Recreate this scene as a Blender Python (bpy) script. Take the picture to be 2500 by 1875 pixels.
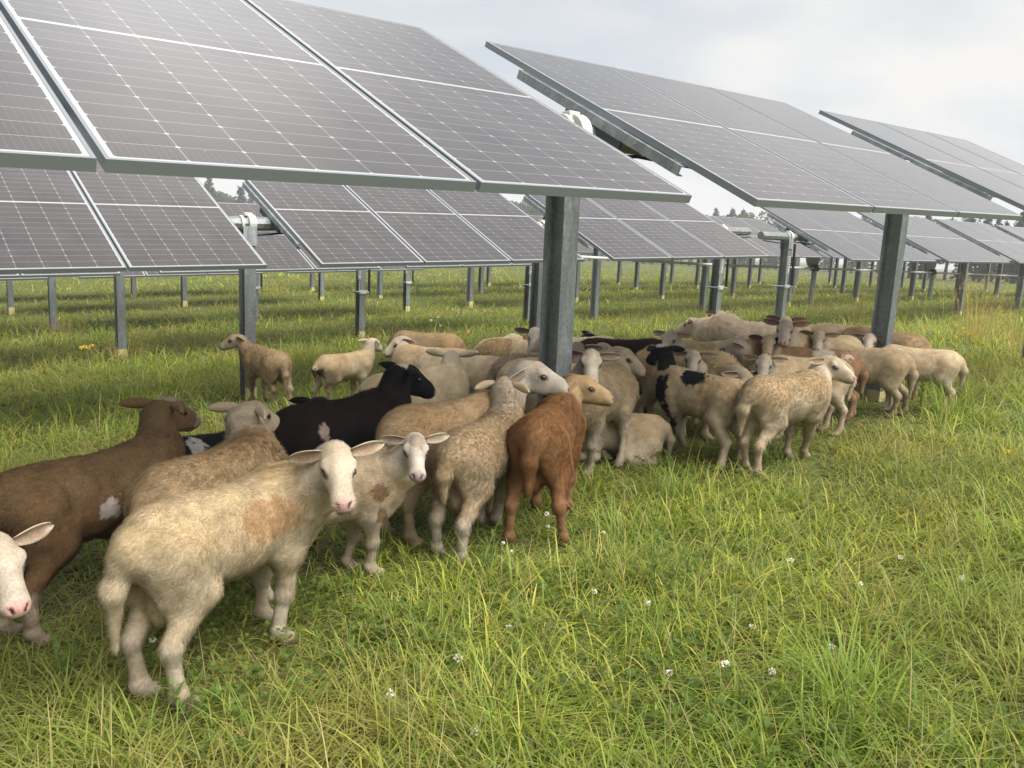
import bpy, bmesh, math, random, numpy as np, openvdb
from mathutils import Matrix, Vector
for _o in list(bpy.data.objects): bpy.data.objects.remove(_o)
sc = bpy.context.scene
COL = sc.collection
Z0 = 1.31                                       # camera height above the ground it stands on
R_ = math.radians

# ---------------------------------------------------------------- camera
def camera_axes(p, r, yw):
    cy, sy, cp, sp, cr, sr = math.cos(yw), math.sin(yw), math.cos(p), math.sin(p), math.cos(r), math.sin(r)
    f = np.array([sy * cp, cy * cp, -sp]); rt = np.array([cy, -sy, 0.]); up = np.cross(rt, f)
    return rt * cr + up * sr, up * cr - rt * sr, f
cr_, cu_, cf_ = camera_axes(.1712, .0477, .7102)
cam = bpy.data.objects.new('camera', bpy.data.cameras.new('camera')); COL.objects.link(cam)
cam.data.sensor_width = 36; cam.data.lens = 1948.8 / 2500 * 36
cam.data.clip_start = .05; cam.data.clip_end = 4000
cam.matrix_world = Matrix([[cr_[i], cu_[i], -cf_[i], (0, 0, Z0)[i]] for i in range(3)] + [[0, 0, 0, 1]])
sc.camera = cam

# ---------------------------------------------------------------- sky, sun, exposure
SUN_EL, SUN_AZ = 55, 165                        # degrees; azimuth clockwise from +Y: high behind the camera, veiled by cloud
sc.view_settings.view_transform = 'Standard'; sc.view_settings.look = 'None'; sc.view_settings.exposure = 1.05; sc.view_settings.gamma = 1
sc.cycles.max_bounces = 6; sc.cycles.transparent_max_bounces = 8; sc.cycles.use_denoising = True
sun = bpy.data.objects.new('sun', bpy.data.lights.new('sun', 'SUN')); COL.objects.link(sun)
sun.data.energy = 4.2; sun.data.angle = R_(60); sun.data.color = (1, .95, .87)
sd = Vector((math.sin(R_(SUN_AZ)) * math.cos(R_(SUN_EL)), math.cos(R_(SUN_AZ)) * math.cos(R_(SUN_EL)), math.sin(R_(SUN_EL))))
sun.rotation_euler = sd.to_track_quat('Z', 'Y').to_euler()

class NT:
    """tiny helper to wire shader nodes"""
    def __init__(s, tree): s.t = tree
    def n(s, kind, **kw):
        x = s.t.nodes.new(kind)
        for k, v in kw.items():
            if k[0] == '_': x.inputs[int(k[1:]) if k[1:].isdigit() else k[1:].replace('_', ' ')].default_value = v
            else: setattr(x, k, v)
        return x
    def l(s, a, b): s.t.links.new(a, b); return b
    def m(s, op, a, b=None, c=None):
        x = s.t.nodes.new('ShaderNodeMath'); x.operation = op
        for i, v in enumerate((a, b, c)):
            if v is None: continue
            if isinstance(v, (int, float)): x.inputs[i].default_value = v
            else: s.l(v, x.inputs[i])
        return x.outputs[0]
    def mix(s, f, a, b, mode='MIX'):
        x = s.t.nodes.new('ShaderNodeMix'); x.data_type = 'RGBA'; x.blend_type = mode
        for i, v in ((0, f), (6, a), (7, b)):
            if isinstance(v, (int, float)): x.inputs[i].default_value = v
            elif isinstance(v, tuple): x.inputs[i].default_value = v + (1,) if len(v) == 3 else v
            else: s.l(v, x.inputs[i])
        return x.outputs[2]
    def noise(s, vec, scale, detail=4, rough=.55, dist=0.):
        x = s.n('ShaderNodeTexNoise'); x.inputs['Scale'].default_value = scale; x.inputs['Detail'].default_value = detail
        x.inputs['Roughness'].default_value = rough; x.inputs['Distortion'].default_value = dist
        if vec is not None: s.l(vec, x.inputs['Vector'])
        return x.outputs['Fac']
    def ramp(s, f, *stops):
        x = s.n('ShaderNodeValToRGB'); e = x.color_ramp.elements
        while len(e) < len(stops): e.new(.5)
        for i, (p, c) in enumerate(stops):
            e[i].position = p; e[i].color = (c, c, c, 1) if isinstance(c, (int, float)) else c + (1,)
        s.l(f, x.inputs[0]); return x.outputs[0]

world = bpy.data.worlds.new('World'); sc.world = world; world.use_nodes = True
t = NT(world.node_tree); bgn = world.node_tree.nodes['Background']
sky = t.n('ShaderNodeTexSky', sky_type='NISHITA', sun_disc=False, sun_elevation=R_(SUN_EL), sun_rotation=R_(SUN_AZ), air_density=1.0, dust_density=2.0)
tc = t.n('ShaderNodeTexCoord'); sx = t.n('ShaderNodeSeparateXYZ'); t.l(tc.outputs['Generated'], sx.inputs[0])
zz = t.m('ADD', t.m('MAXIMUM', sx.outputs[2], 0.0), .16)
cb = t.n('ShaderNodeCombineXYZ'); t.l(t.m('DIVIDE', sx.outputs[0], zz), cb.inputs[0]); t.l(t.m('DIVIDE', sx.outputs[1], zz), cb.inputs[1])
mp = t.n('ShaderNodeMapping'); mp.inputs['Location'].default_value = (3.1, 1.7, 0); mp.inputs['Rotation'].default_value = (0, 0, .6); mp.inputs['Scale'].default_value = (1, 1.25, 1)
t.l(cb.outputs[0], mp.inputs[0])
cov = t.noise(mp.outputs[0], .75, 6, .5, .15)
den = t.noise(mp.outputs[0], 1.25, 7, .52, .1)
cloudcol = t.ramp(den, (.32, (.335, .352, .37)), (.47, (.385, .395, .402)), (.62, (.44, .434, .425)))
# a broad bright veil of cloud ahead and to the left, where the panels mirror it
gd = (math.sin(R_(21)) * math.cos(R_(38)), math.cos(R_(21)) * math.cos(R_(38)), math.sin(R_(38)))
dp = t.n('ShaderNodeVectorMath', operation='DOT_PRODUCT'); t.l(tc.outputs['Generated'], dp.inputs[0]); dp.inputs[1].default_value = gd
veil = t.m('POWER', t.m('MAXIMUM', dp.outputs['Value'], 0.0), 60.0)
cloudcol = t.mix(1.0, cloudcol, t.mix(1.0, t.ramp(veil, (0., 0.), (1., 1.)), (.50, .495, .48), 'MULTIPLY'), 'ADD')
skyc = t.mix(1.0, sky.outputs[0], (.055, .055, .055), 'MULTIPLY')
skyc = t.mix(.55, skyc, (.34, .375, .41))
allc = t.mix(t.ramp(cov, (.30, 0.25), (.50, 1.0)), skyc, cloudcol)
t.l(t.mix(1.0, allc, (10., 10., 10.), 'MULTIPLY'), bgn.inputs[0]); bgn.inputs[1].default_value = .1

# ---------------------------------------------------------------- the lie of the land (metres)
YB = np.array([-40, -6, 0, 3.2, 7.8, 12.46, 17.1, 30, 60, 120, 400.]); ZB = np.array([-1.0, -1.2, -1.31, -1.48, -1.80, -2.0, -2.15, -2.45, -2.9, -3.4, -4.])
def gz(x, y): return np.interp(y, YB, ZB) + .9 * np.tanh(np.asarray(x) / 24) + Z0
V3 = lambda *a: np.array(a, float)

M = {}
def mat(name, col=(.5, .5, .5), rough=.6, metal=0., spec=.3):
    m = bpy.data.materials.new(name); m.use_nodes = True; b = m.node_tree.nodes['Principled BSDF']
    b.inputs['Base Color'].default_value = (*col, 1); b.inputs['Roughness'].default_value = rough; b.inputs['Metallic'].default_value = metal; b.inputs['Specular IOR Level'].default_value = spec
    M[name] = m; return NT(m.node_tree), b
def objc(t): return t.n('ShaderNodeTexCoord').outputs['Object']

# coat and fleece take their colour from the animal's own markings
for nm, bumpy in (('coat', 1), ('fleece', 0)):
    t, b = mat(nm, rough=.88, spec=.12); a = t.n('ShaderNodeAttribute'); a.attribute_name = 'Col'
    c = a.outputs['Color']
    if bumpy:
        nz = t.noise(objc(t), 130, 3); c = t.mix(1.0, c, t.ramp(nz, (.3, .80), (.7, 1.16)), 'MULTIPLY')
        bp = t.n('ShaderNodeBump'); bp.inputs['Strength'].default_value = .35; bp.inputs['Distance'].default_value = .004; t.l(t.noise(objc(t), 220, 3), bp.inputs['Height']); t.l(bp.outputs[0], b.inputs['Normal'])
    t.l(c, b.inputs['Base Color'])
    if not bumpy:                              # thin hairs glow through when seen from their underside
        tl = t.n('ShaderNodeBsdfTranslucent'); t.l(c, tl.inputs[0]); ms = t.n('ShaderNodeMixShader'); t.l(t.n('ShaderNodeNewGeometry').outputs['Backfacing'], ms.inputs[0])
        t.l(b.outputs[0], ms.inputs[1]); t.l(tl.outputs[0], ms.inputs[2]); t.l(ms.outputs[0], t.t.nodes['Material Output'].inputs[0])
mat('eye', (.014, .009, .005), .08, 0, .6)
# leaves and blades: diffuse and translucent
t, b = mat('blade', rough=.55, spec=.25); a = t.n('ShaderNodeAttribute'); a.attribute_name = 'Col'; t.l(a.outputs['Color'], b.inputs['Base Color'])
tr = t.n('ShaderNodeBsdfTranslucent'); t.l(t.mix(1.0, a.outputs['Color'], (1.15, 1.1, .7), 'MULTIPLY'), tr.inputs[0])
ms = t.n('ShaderNodeMixShader'); ms.inputs[0].default_value = .48; t.l(b.outputs[0], ms.inputs[1]); t.l(tr.outputs[0], ms.inputs[2]); t.l(ms.outputs[0], t.t.nodes['Material Output'].inputs[0])
# meadow floor
t, b = mat('meadow_floor', rough=.95, spec=.1)
oc = objc(t); n1 = t.noise(oc, .35, 5); n2 = t.noise(oc, 9, 6, .7)
c = t.mix(t.ramp(n2, (.35, 0.), (.65, 1.)), (.035, .042, .015), (.12, .135, .038))
c = t.mix(t.ramp(n1, (.45, 0.), (.68, .55)), c, (.13, .125, .045))
t.l(c, b.inputs['Base Color'])
# solar cells behind glass
W, L, GAP, TH = 1.134, 2.278, .020, .035
t, b = mat('solar_glass', rough=.14, spec=.8)
oc = objc(t); s = t.n('ShaderNodeSeparateXYZ'); t.l(oc, s.inputs[0]); X, Y = s.outputs[0], s.outputs[1]
mx, my, mid = .024, .022, .011
px = (W - 2 * mx) / 6; py = (L / 2 - my - mid) / 12
u = t.m('DIVIDE', t.m('SUBTRACT', X, mx), px)
yy = t.m('SUBTRACT', L / 2, t.m('ABSOLUTE', t.m('SUBTRACT', Y, L / 2)))          # mirrored about the middle seam
v = t.m('DIVIDE', t.m('SUBTRACT', yy, my), py)
du = t.m('MULTIPLY', t.m('SUBTRACT', .5, t.m('ABSOLUTE', t.m('SUBTRACT', t.m('FRACT', u), .5))), px)   # metres to the nearest cell edge
dv = t.m('MULTIPLY', t.m('SUBTRACT', .5, t.m('ABSOLUTE', t.m('SUBTRACT', t.m('FRACT', v), .5))), py)
line = t.m('MAXIMUM', t.m('MULTIPLY', t.m('LESS_THAN', du, .0011), .75), t.m('MULTIPLY', t.m('LESS_THAN', dv, .0009), .9))
line = t.m('MAXIMUM', line, t.m('MULTIPLY', t.m('LESS_THAN', t.m('ADD', du, dv), .0085), 1.0))
edge = t.m('MAXIMUM', t.m('LESS_THAN', v, 0.), t.m('MAXIMUM', t.m('GREATER_THAN', v, 12.), t.m('MAXIMUM', t.m('LESS_THAN', u, 0.), t.m('GREATER_THAN', u, 6.))))
line = t.m('MAXIMUM', line, edge)
bus = t.m('LESS_THAN', t.m('ABSOLUTE', t.m('SUBTRACT', t.m('FRACT', t.m('MULTIPLY', u, 10)), .5)), .028)
cell = t.n('ShaderNodeCombineXYZ'); t.l(t.m('FLOOR', u), cell.inputs[0]); t.l(t.m('FLOOR', v), cell.inputs[1])
wn = t.n('ShaderNodeTexWhiteNoise'); wn.noise_dimensions = '2D'; t.l(cell.outputs[0], wn.inputs['Vector'])
cc = t.mix(wn.outputs[0], (.026, .022, .0255), (.034, .029, .033))
cc = t.mix(t.m('MULTIPLY', bus, .30), cc, (.20, .20, .21))
cc = t.mix(t.ramp(t.noise(oc, 3, 5), (.35, 0.), (.8, .16)), cc, (.16, .155, .145))
dust = t.noise(oc, 60, 2); cc = t.mix(t.ramp(dust, (.77, 0.), (.80, .55)), cc, (.5, .48, .44))
t.l(t.mix(t.m('MAXIMUM', t.m('MULTIPLY', line, .85), edge), cc, (.33, .33, .33)), b.inputs['Base Color'])
t.l(t.ramp(t.noise(oc, 14, 4), (.3, .03), (.7, .08)), b.inputs['Roughness'])
mat('aluminium_frame', (.20, .225, .25), .40, .25, .5)
mat('panel_back', (.62, .63, .62), .6)
def galv(name, base, hi, metal):
    t, b = mat(name, base, .5, metal, .5); oc = objc(t)
    mpg = t.n('ShaderNodeMapping'); mpg.inputs['Scale'].default_value = (6, 6, 1.3); t.l(oc, mpg.inputs[0])
    f = t.noise(mpg.outputs[0], 3.2, 6, .66, .6)
    vo = t.n('ShaderNodeTexVoronoi'); vo.inputs['Scale'].default_value = 45; t.l(oc, vo.inputs['Vector'])
    c = t.mix(t.ramp(f, (.46, 0.), (.62, .75)), base, hi)
    c = t.mix(t.m('MULTIPLY', vo.outputs['Distance'], .14), c, (.75, .78, .78)); t.l(c, b.inputs['Base Color'])
    t.l(t.ramp(f, (.4, .45), (.65, .65)), b.inputs['Roughness'])
galv('galvanised_steel', (.13, .15, .158), (.24, .265, .275), .4)
galv('rail_steel', (.20, .225, .24), (.34, .37, .38), .4)
mat('dark_plate', (.06, .07, .09), .6)
mat('white_plastic', (.50, .495, .47), .45)
mat('black_rubber', (.015, .015, .018), .6)
mat('spring_steel', (.62, .64, .64), .4, .5)
t, b = mat('yellow_paint', rough=.7); f = t.noise(objc(t), 22, 6, .7); t.l(t.mix(t.ramp(f, (.5, 0.), (.62, 1.)), (.58, .50, .22), (.50, .48, .40)), b.inputs['Base Color'])
mat('bark', (.05, .042, .032), .9); mat('turbine_white', (.72, .74, .76), .5)
mat('petal_white', (.72, .70, .62), .8); mat('petal_yellow', (.75, .55, .03), .7)

def tag(o, label=None, cat=None, group=None, kind=None):
    for k, v in (('label', label), ('category', cat), ('group', group), ('kind', kind)):
        if v: o[k] = v
    return o
def empty(name, loc=(0, 0, 0)):
    o = bpy.data.objects.new(name, None); COL.objects.link(o); o.location = loc; o.empty_display_size = .1; return o
def copy_tree(o, parent=None):
    c = o.copy(); COL.objects.link(c)
    if parent is not None: c.parent = parent
    for ch in o.children: copy_tree(ch, c)
    return c
class MB:
    """collects boxes, bars and tubes into one mesh"""
    def __init__(s): s.b = bmesh.new()
    def box(s, x0, x1, y0, y1, z0, z1):
        v = [s.b.verts.new((x, y, z)) for x in (x0, x1) for y in (y0, y1) for z in (z0, z1)]
        for q in ((0, 1, 3, 2), (4, 6, 7, 5), (0, 4, 5, 1), (2, 3, 7, 6), (0, 2, 6, 4), (1, 5, 7, 3)): s.b.faces.new([v[i] for i in q])
        return s
    def quad(s, *p): s.b.faces.new([s.b.verts.new(q) for q in p]); return s
    def tube(s, pts, r, n=8, cap=True):
        pts = [Vector(p) for p in pts]; rs = r if isinstance(r, (list, tuple)) else [r] * len(pts); rings = []
        up = Vector((0, 0, 1)) if abs((pts[-1] - pts[0]).normalized().z) < .9 else Vector((1, 0, 0))
        for i, p in enumerate(pts):
            d = (pts[min(i + 1, len(pts) - 1)] - pts[max(i - 1, 0)]).normalized(); a = d.cross(up).normalized(); b = d.cross(a)
            rings.append([s.b.verts.new(p + (a * math.cos(2 * math.pi * k / n) + b * math.sin(2 * math.pi * k / n)) * rs[i]) for k in range(n)])
        for A, B in zip(rings, rings[1:]):
            for k in range(n): s.b.faces.new((A[k], A[(k + 1) % n], B[(k + 1) % n], B[k]))
        if cap:
            s.b.faces.new(rings[0][::-1]); s.b.faces.new(rings[-1])
        return s
    def poly(s, pts, y0, y1):                        # outline in x,z extruded along y
        a = [s.b.verts.new((x, y0, z)) for x, z in pts]; b = [s.b.verts.new((x, y1, z)) for x, z in pts]
        n = len(pts); s.b.faces.new(a); s.b.faces.new(b[::-1])
        for i in range(n): s.b.faces.new((a[i], b[i], b[(i + 1) % n], a[(i + 1) % n]))
        return s
    def build(s, name, m, parent=None, smooth=False, bevel=0.):
        bmesh.ops.recalc_face_normals(s.b, faces=s.b.faces)
        if bevel: bmesh.ops.bevel(s.b, geom=s.b.edges[:], offset=bevel, segments=1, affect='EDGES')
        me = bpy.data.meshes.new(name); s.b.to_mesh(me); s.b.free(); me.materials.append(M[m] if isinstance(m, str) else m)
        if smooth:
            for p in me.polygons: p.use_smooth = True
        o = bpy.data.objects.new(name, me); COL.objects.link(o)
        if parent is not None: o.parent = parent
        return o
EYE = bpy.data.meshes.new('eye'); _b = bmesh.new(); bmesh.ops.create_uvsphere(_b, u_segments=14, v_segments=10, radius=1); _b.to_mesh(EYE); _b.free(); EYE.materials.append(M['eye'])
for _p in EYE.polygons: _p.use_smooth = True

# ---------------------------------------------------------------- sheep
def _ell(P, c, r, Rm=None):
    d = P - c
    if Rm is not None: d = d @ Rm            # columns of Rm = local axes
    k0 = np.sqrt(((d / r) ** 2).sum(-1)); k1 = np.sqrt(((d / (r * r)) ** 2).sum(-1)) + 1e-9
    return k0 * (k0 - 1.0) / k1
def _cone(P, a, b, ra, rb):
    ba = b - a; d = P - a
    t = np.clip((d @ ba) / (ba @ ba), 0, 1)
    return np.sqrt(((d - t[..., None] * ba) ** 2).sum(-1)) - (ra + (rb - ra) * t)
def sdf_mesh(prims, h):
    """prims: (kind, args, blend, op); kind 'e' ellipsoid, 'c' tapered capsule. Returns verts, quads."""
    lo = np.full(3, 9.); hi = -lo
    for k, a, bl, op in prims:
        if op < 0: continue
        if k == 'e': c, r = a[0], np.full(3, max(a[1])); l, g = c - r, c + r
        else:
            l = np.minimum(a[0] - a[2], a[1] - a[3]); g = np.maximum(a[0] + a[2], a[1] + a[3])
        lo = np.minimum(lo, l); hi = np.maximum(hi, g)
    lo = lo - 4 * h; hi = hi + 4 * h
    n = np.ceil((hi - lo) / h).astype(int) + 1
    D = np.full(n, 0.12, np.float32)
    ax = [(lo[i] + h * np.arange(n[i])).astype(np.float32) for i in range(3)]
    for k, a, bl, op in prims:
        if k == 'e': c = a[0]; r = np.full(3, max(a[1])); l, g = c - r, c + r
        else:
            l = np.minimum(a[0] - a[2], a[1] - a[3]); g = np.maximum(a[0] + a[2], a[1] + a[3])
        m = bl + 3 * h
        i0 = np.clip(np.floor((l - m - lo) / h).astype(int), 0, n); i1 = np.clip(np.ceil((g + m - lo) / h).astype(int) + 1, 0, n)
        if (i1 <= i0).any(): continue
        s = tuple(slice(i0[i], i1[i]) for i in range(3))
        P = np.stack(np.meshgrid(*[ax[i][s[i]] for i in range(3)], indexing='ij'), -1)
        d = _ell(P, *a) if k == 'e' else _cone(P, *a)
        o = D[s]
        if op > 0:
            hh = np.clip(.5 + .5 * (o - d) / bl, 0, 1)
            D[s] = o * (1 - hh) + d * hh - bl * hh * (1 - hh)
        else:
            hh = np.clip(.5 + .5 * (-d - o) / bl, 0, 1)
            D[s] = o * (1 - hh) - d * hh + bl * hh * (1 - hh)
    g = openvdb.FloatGrid(0.12); g.copyFromArray(D.astype(np.float32))
    pts, quads = g.convertToQuads(0.0)
    V = pts * h + lo; F = np.asarray(quads).astype(np.int64)
    c = V.mean(0); N = np.cross(V[F[:, 2]] - V[F[:, 0]], V[F[:, 3]] - V[F[:, 1]])
    if ((V[F[:, 0]] - c) * N).sum() < 0: F = F[:, ::-1]
    return V, F

def rotz(a):
    c, s = math.cos(a), math.sin(a); return np.array([[c, -s, 0], [s, c, 0], [0, 0, 1.]])
def roty(a):                                   # positive = nose down
    c, s = math.cos(a), math.sin(a); return np.array([[c, 0, s], [0, 1., 0], [-s, 0, c]])
def rotx(a):
    c, s = math.cos(a), math.sin(a); return np.array([[1., 0, 0], [0, c, -s], [0, s, c]])

def vnoise(P, f, seed=0):
    """cheap value noise in 3-D, 0..1"""
    Q = P * f + seed * 17.31; i = np.floor(Q).astype(np.int64); t = Q - i; t = t * t * (3 - 2 * t); out = 0
    for dx in (0, 1):
        for dy in (0, 1):
            for dz in (0, 1):
                k = (i[:, 0] + dx) * 374761393 + (i[:, 1] + dy) * 668265263 + (i[:, 2] + dz) * 2147483647
                k = (k ^ (k >> 13)) * 1274126177; k = (k ^ (k >> 16)) & 0xffff
                w = (t[:, 0] if dx else 1 - t[:, 0]) * (t[:, 1] if dy else 1 - t[:, 1]) * (t[:, 2] if dz else 1 - t[:, 2])
                out = out + w * (k / 65535.)
    return out
def sstep(a, b, x):
    t = np.clip((x - a) / (b - a), 0, 1); return t * t * (3 - 2 * t)

def new_mesh(name, V, F, mat, cols=None, smooth=True, parent=None, normals=None):
    V = np.asarray(V, np.float32); F = np.asarray(F, np.int32)
    me = bpy.data.meshes.new(name)
    me.vertices.add(len(V)); me.vertices.foreach_set('co', V.ravel())
    nf, k = F.shape
    me.loops.add(nf * k); me.loops.foreach_set('vertex_index', F.ravel())
    me.polygons.add(nf); me.polygons.foreach_set('loop_start', np.arange(0, nf * k, k, dtype=np.int32))
    me.update(calc_edges=True)
    if smooth: me.polygons.foreach_set('use_smooth', np.ones(nf, bool))
    if cols is not None:
        c = np.ones((len(V), 4), np.float32); c[:, :3] = cols
        me.attributes.new('Col', 'FLOAT_COLOR', 'POINT').data.foreach_set('color', c.ravel())
    if normals is not None:
        me.normals_split_custom_set_from_vertices(np.asarray(normals, np.float32))
    me.materials.append(mat)
    o = bpy.data.objects.new(name, me); COL.objects.link(o)
    if parent is not None: o.parent = parent
    return o



def ear_mesh(Hm, hp, s, side, spread, droop, fwd, length=.142, width=.043):
    """a cupped leaf with thickness, rooted in the side of the skull"""
    nu, nv = 11, 7
    base = V3(-.040, side * .052, .028)
    out = V3(-.22 + fwd, side * math.cos(droop) * spread, -math.sin(droop)); out /= np.linalg.norm(out)
    opn = V3(.75, 0, .30); opn -= out * (opn @ out); opn /= np.linalg.norm(opn)   # the hollow faces forward
    acr = np.cross(out, opn)
    T = []
    for layer in (0, 1):
        for i in range(nu):
            u = i / (nu - 1)
            w = width * (.42 + 1.5 * u - .35 * u * u) * (1 - u ** 1.8) ** .8 * .66 + .0030
            for j in range(nv):
                v = j / (nv - 1) * 2 - 1
                cup = .018 * (v * v) * (1 - .5 * u) - .018
                p = base + out * (length * u) + acr * (w * v * .95) + opn * (cup + .012 - .03 * u * u)
                p = p + opn * (-.006 if layer else 0)
                T.append(p)
    T = np.array(T); F = []
    n = nu * nv
    for i in range(nu - 1):
        for j in range(nv - 1):
            a = i * nv + j
            F.append((a, a + 1, a + nv + 1, a + nv)); F.append((n + a, n + a + nv, n + a + nv + 1, n + a + 1))
    ring = [j for j in range(nv)] + [i * nv + nv - 1 for i in range(1, nu)] + [(nu - 1) * nv + j for j in range(nv - 2, -1, -1)] + [i * nv for i in range(nu - 2, 0, -1)]
    for q in range(len(ring)):
        a, b = ring[q], ring[(q + 1) % len(ring)]; F.append((a, n + a, n + b, b))
    F = np.array(F)
    if side < 0: F = F[:, ::-1]
    inner = np.zeros(len(T)); inner[:n] = 1
    uu = np.tile(np.repeat(np.linspace(0, 1, nu), nv), 2); vv = np.tile(np.tile(np.linspace(-1, 1, nv), nu), 2)
    rim = sstep(.6, 1, np.maximum(abs(vv), uu))
    return (T * s) @ Hm.T + hp, F, inner * (1 - rim)

def smooth_normals(V, F):
    N = np.zeros_like(V)
    a, b, c = V[F[:, 0]], V[F[:, 1]], V[F[:, 2]]
    d = V[F[:, -1]]
    n = np.cross(c - a, d - b) if F.shape[1] == 4 else np.cross(b - a, c - a)
    for k in range(F.shape[1]): np.add.at(N, F[:, k], n)
    return N / (np.linalg.norm(N, axis=1, keepdims=True) + 1e-12)

def make_sheep(name, pos, yaw, s, head, hyaw, hpitch, feet=None, lying=False, body=(.50, .42, .29), top=None, headc=None, legc=None,
               bellyc=None, muzzle=(.55, .36, .31), spots=(), wool=0., hair=.0135, nhair=9000, vox=.011, tail=(0., .26), ram=False,
               ears=(.3, 0.), fat=1., roll=0., earlen=.136, mane=0., stain=.35, seed=0, neckw=1., earc=None, leglow=None, headsize=1.):
    """One sheep in its own frame (x forward, z up, origin on the ground). head = head centre in that frame."""
    rng = np.random.default_rng(seed + 7)
    hd = np.asarray(head, float)
    dz = -.27 * s if lying else 0.
    bx = .97; g = lambda x, y, z: V3(x * s * bx, y * s, z * s + dz)
    Hm = rotz(hyaw - yaw) @ roty(hpitch) @ rotx(roll)
    hs = 1.06 * headsize; H = lambda x, y, z: hd + Hm @ (V3(x, y, z) * s * hs)
    EH = lambda c, r, bl, op=1: pr.append(('e', (c, np.array(r) * s * hs, Hm), bl * s, op))
    KH = lambda a, b, ra, rb, bl, op=1: pr.append(('c', (a, b, ra * s * hs, rb * s * hs), bl * s, op))
    E = lambda c, r, bl, op=1, Rm=None: pr.append(('e', (c, np.array(r) * s, Rm), bl * s, op))
    K = lambda a, b, ra, rb, bl, op=1: pr.append(('c', (a, b, ra * s, rb * s), bl * s, op))
    pr = []
    f = fat; w = 1 + .06 * wool
    E(g(-.27, 0, .552), (.200, .128 * f * w, .120 * w), .05)
    E(g(-.04, 0, .492), (.335, .145 * f * w, .156 * f * w), .07)
    E(g(.21, 0, .515), (.190, .118 * w, .160 * w), .06)
    E(g(.33, 0, .50), (.095, .075, .115), .06)
    K(g(-.33, 0, .612), g(.22, 0, .618), .062 * w, .066 * w, .09)
    # neck
    nb = g(.27, 0, .555); nm = (nb + H(-.06, 0, -.05)) / 2 + V3(.03 * s, 0, -.015 * s)
    q1, q2 = .122 * neckw * (1 + .18 * mane), .088 * neckw * (1 + .28 * mane)
    K(nb, nm, q1, q2, .09); K(nm, H(-.055, 0, -.03), q2, .074 * (1 + .1 * mane), .05)
    K(g(.28, 0, .42), nm + V3(0, 0, -.05 * s), .085, .06, .09)
    # legs
    F4 = feet if feet is not None else [(-.36, .105), (-.36, -.105), (.25, .095), (.25, -.095)]
    for i, ft in enumerate(F4):
        fx, fy = ft[0] / s / bx if feet is not None else ft[0], ft[1] / s if feet is not None else ft[1]
        fz = (ft[2] / s) if len(ft) > 2 else 0.
        sy = 1 if i % 2 == 0 else -1
        P = lambda x, y, z: V3(x * s * bx, y * s, z * s)
        if i < 2:
            ox, oy = fx + .36, fy - sy * .105
            if lying:
                K(g(-.28, sy * .10, .42), g(-.10, sy * .19, .36), .12, .085, .07)
                K(g(-.10, sy * .19, .345), g(-.33, sy * .20, .305), .06, .035, .04); K(g(-.33, sy * .20, .305), g(-.12, sy * .21, .29), .03, .024, .02); continue
            E(P(-.295 + ox * .1, sy * .080 + oy * .1, .45), (.100, .058, .135), .06)
            K(g(-.29, sy * .070, .53), P(-.242 + ox * .25, sy * .102 + oy * .25, .39 + fz * .5), .094, .060, .06)
            K(P(-.242 + ox * .25, sy * .102 + oy * .25, .39 + fz * .5), P(-.385 + ox * .75, sy * .10 + oy * .7, .235 + fz * .8), .058, .032, .04)
            hk = P(-.388 + ox * .8, sy * .10 + oy * .72, .225 + fz); E(hk, (.031, .025, .040), .025)
            fl = P(-.375 + ox, sy * .105 + oy, .065 + fz); K(hk, fl, .0285, .0235, .02)
            K(fl, P(-.345 + ox, sy * .105 + oy, .02 + fz), .031, .032, .015); E(P(-.334 + ox, sy * .105 + oy, .014 + fz), (.044, .034, .028), .012)
        else:
            ox, oy = fx - .25, fy - sy * .095
            if lying:
                K(g(.24, sy * .10, .45), g(.20, sy * .15, .33), .09, .06, .06); K(g(.20, sy * .15, .32), g(.38, sy * .13, .30), .04, .032, .03); K(g(.38, sy * .13, .30), g(.22, sy * .13, .285), .028, .024, .02); continue
            E(P(.235 + ox * .1, sy * .078 + oy * .1, .47), (.085, .048, .125), .05)
            K(g(.245, sy * .070, .52), P(.215 + ox * .2, sy * .092 + oy * .2, .38 + fz * .4), .090, .056, .05)
            kn = P(.235 + ox * .65, sy * .095 + oy * .65, .215 + fz * .9)
            K(P(.215 + ox * .2, sy * .092 + oy * .2, .38 + fz * .4), kn, .054, .031, .04); E(kn, (.036, .032, .042), .02)
            fl = P(.225 + ox, sy * .095 + oy, .065 + fz); K(kn, fl, .027, .0225, .02)
            K(fl, P(.258 + ox, sy * .095 + oy, .02 + fz), .030, .031, .015); E(P(.27 + ox, sy * .095 + oy, .014 + fz), (.044, .034, .028), .012)
    # tail
    ty, tl = tail
    t0 = g(-.43, 0, .585); t1 = g(-.485, ty * .4, .585 - tl * .40); t2 = g(-.475, ty, .585 - tl)
    K(t0, t1, .040 * w, .036 * w, .04); K(t1, t2, .036 * w, .014, .03)
    if ram and not lying: E(g(-.31, .0, .345), (.046, .046, .075), .035); K(g(.0, 0, .355), g(.045, 0, .318), .026, .012, .025)
    # head: x to the muzzle, z up
    EH(H(-.02, 0, .006), (.078, .054, .060), .02)
    EH(H(.018, 0, .010), (.060, .057, .043), .02)
    KH(H(.03, 0, -.006), H(.155, 0, -.024), .047, .034, .03)
    EH(H(.164, 0, -.029), (.034, .039, .032), .02)
    KH(H(-.01, 0, -.046), H(.140, 0, -.049), .047, .026, .025)
    KH(H(.015, 0, .043), H(.14, 0, .002), .028, .023, .03)
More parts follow.
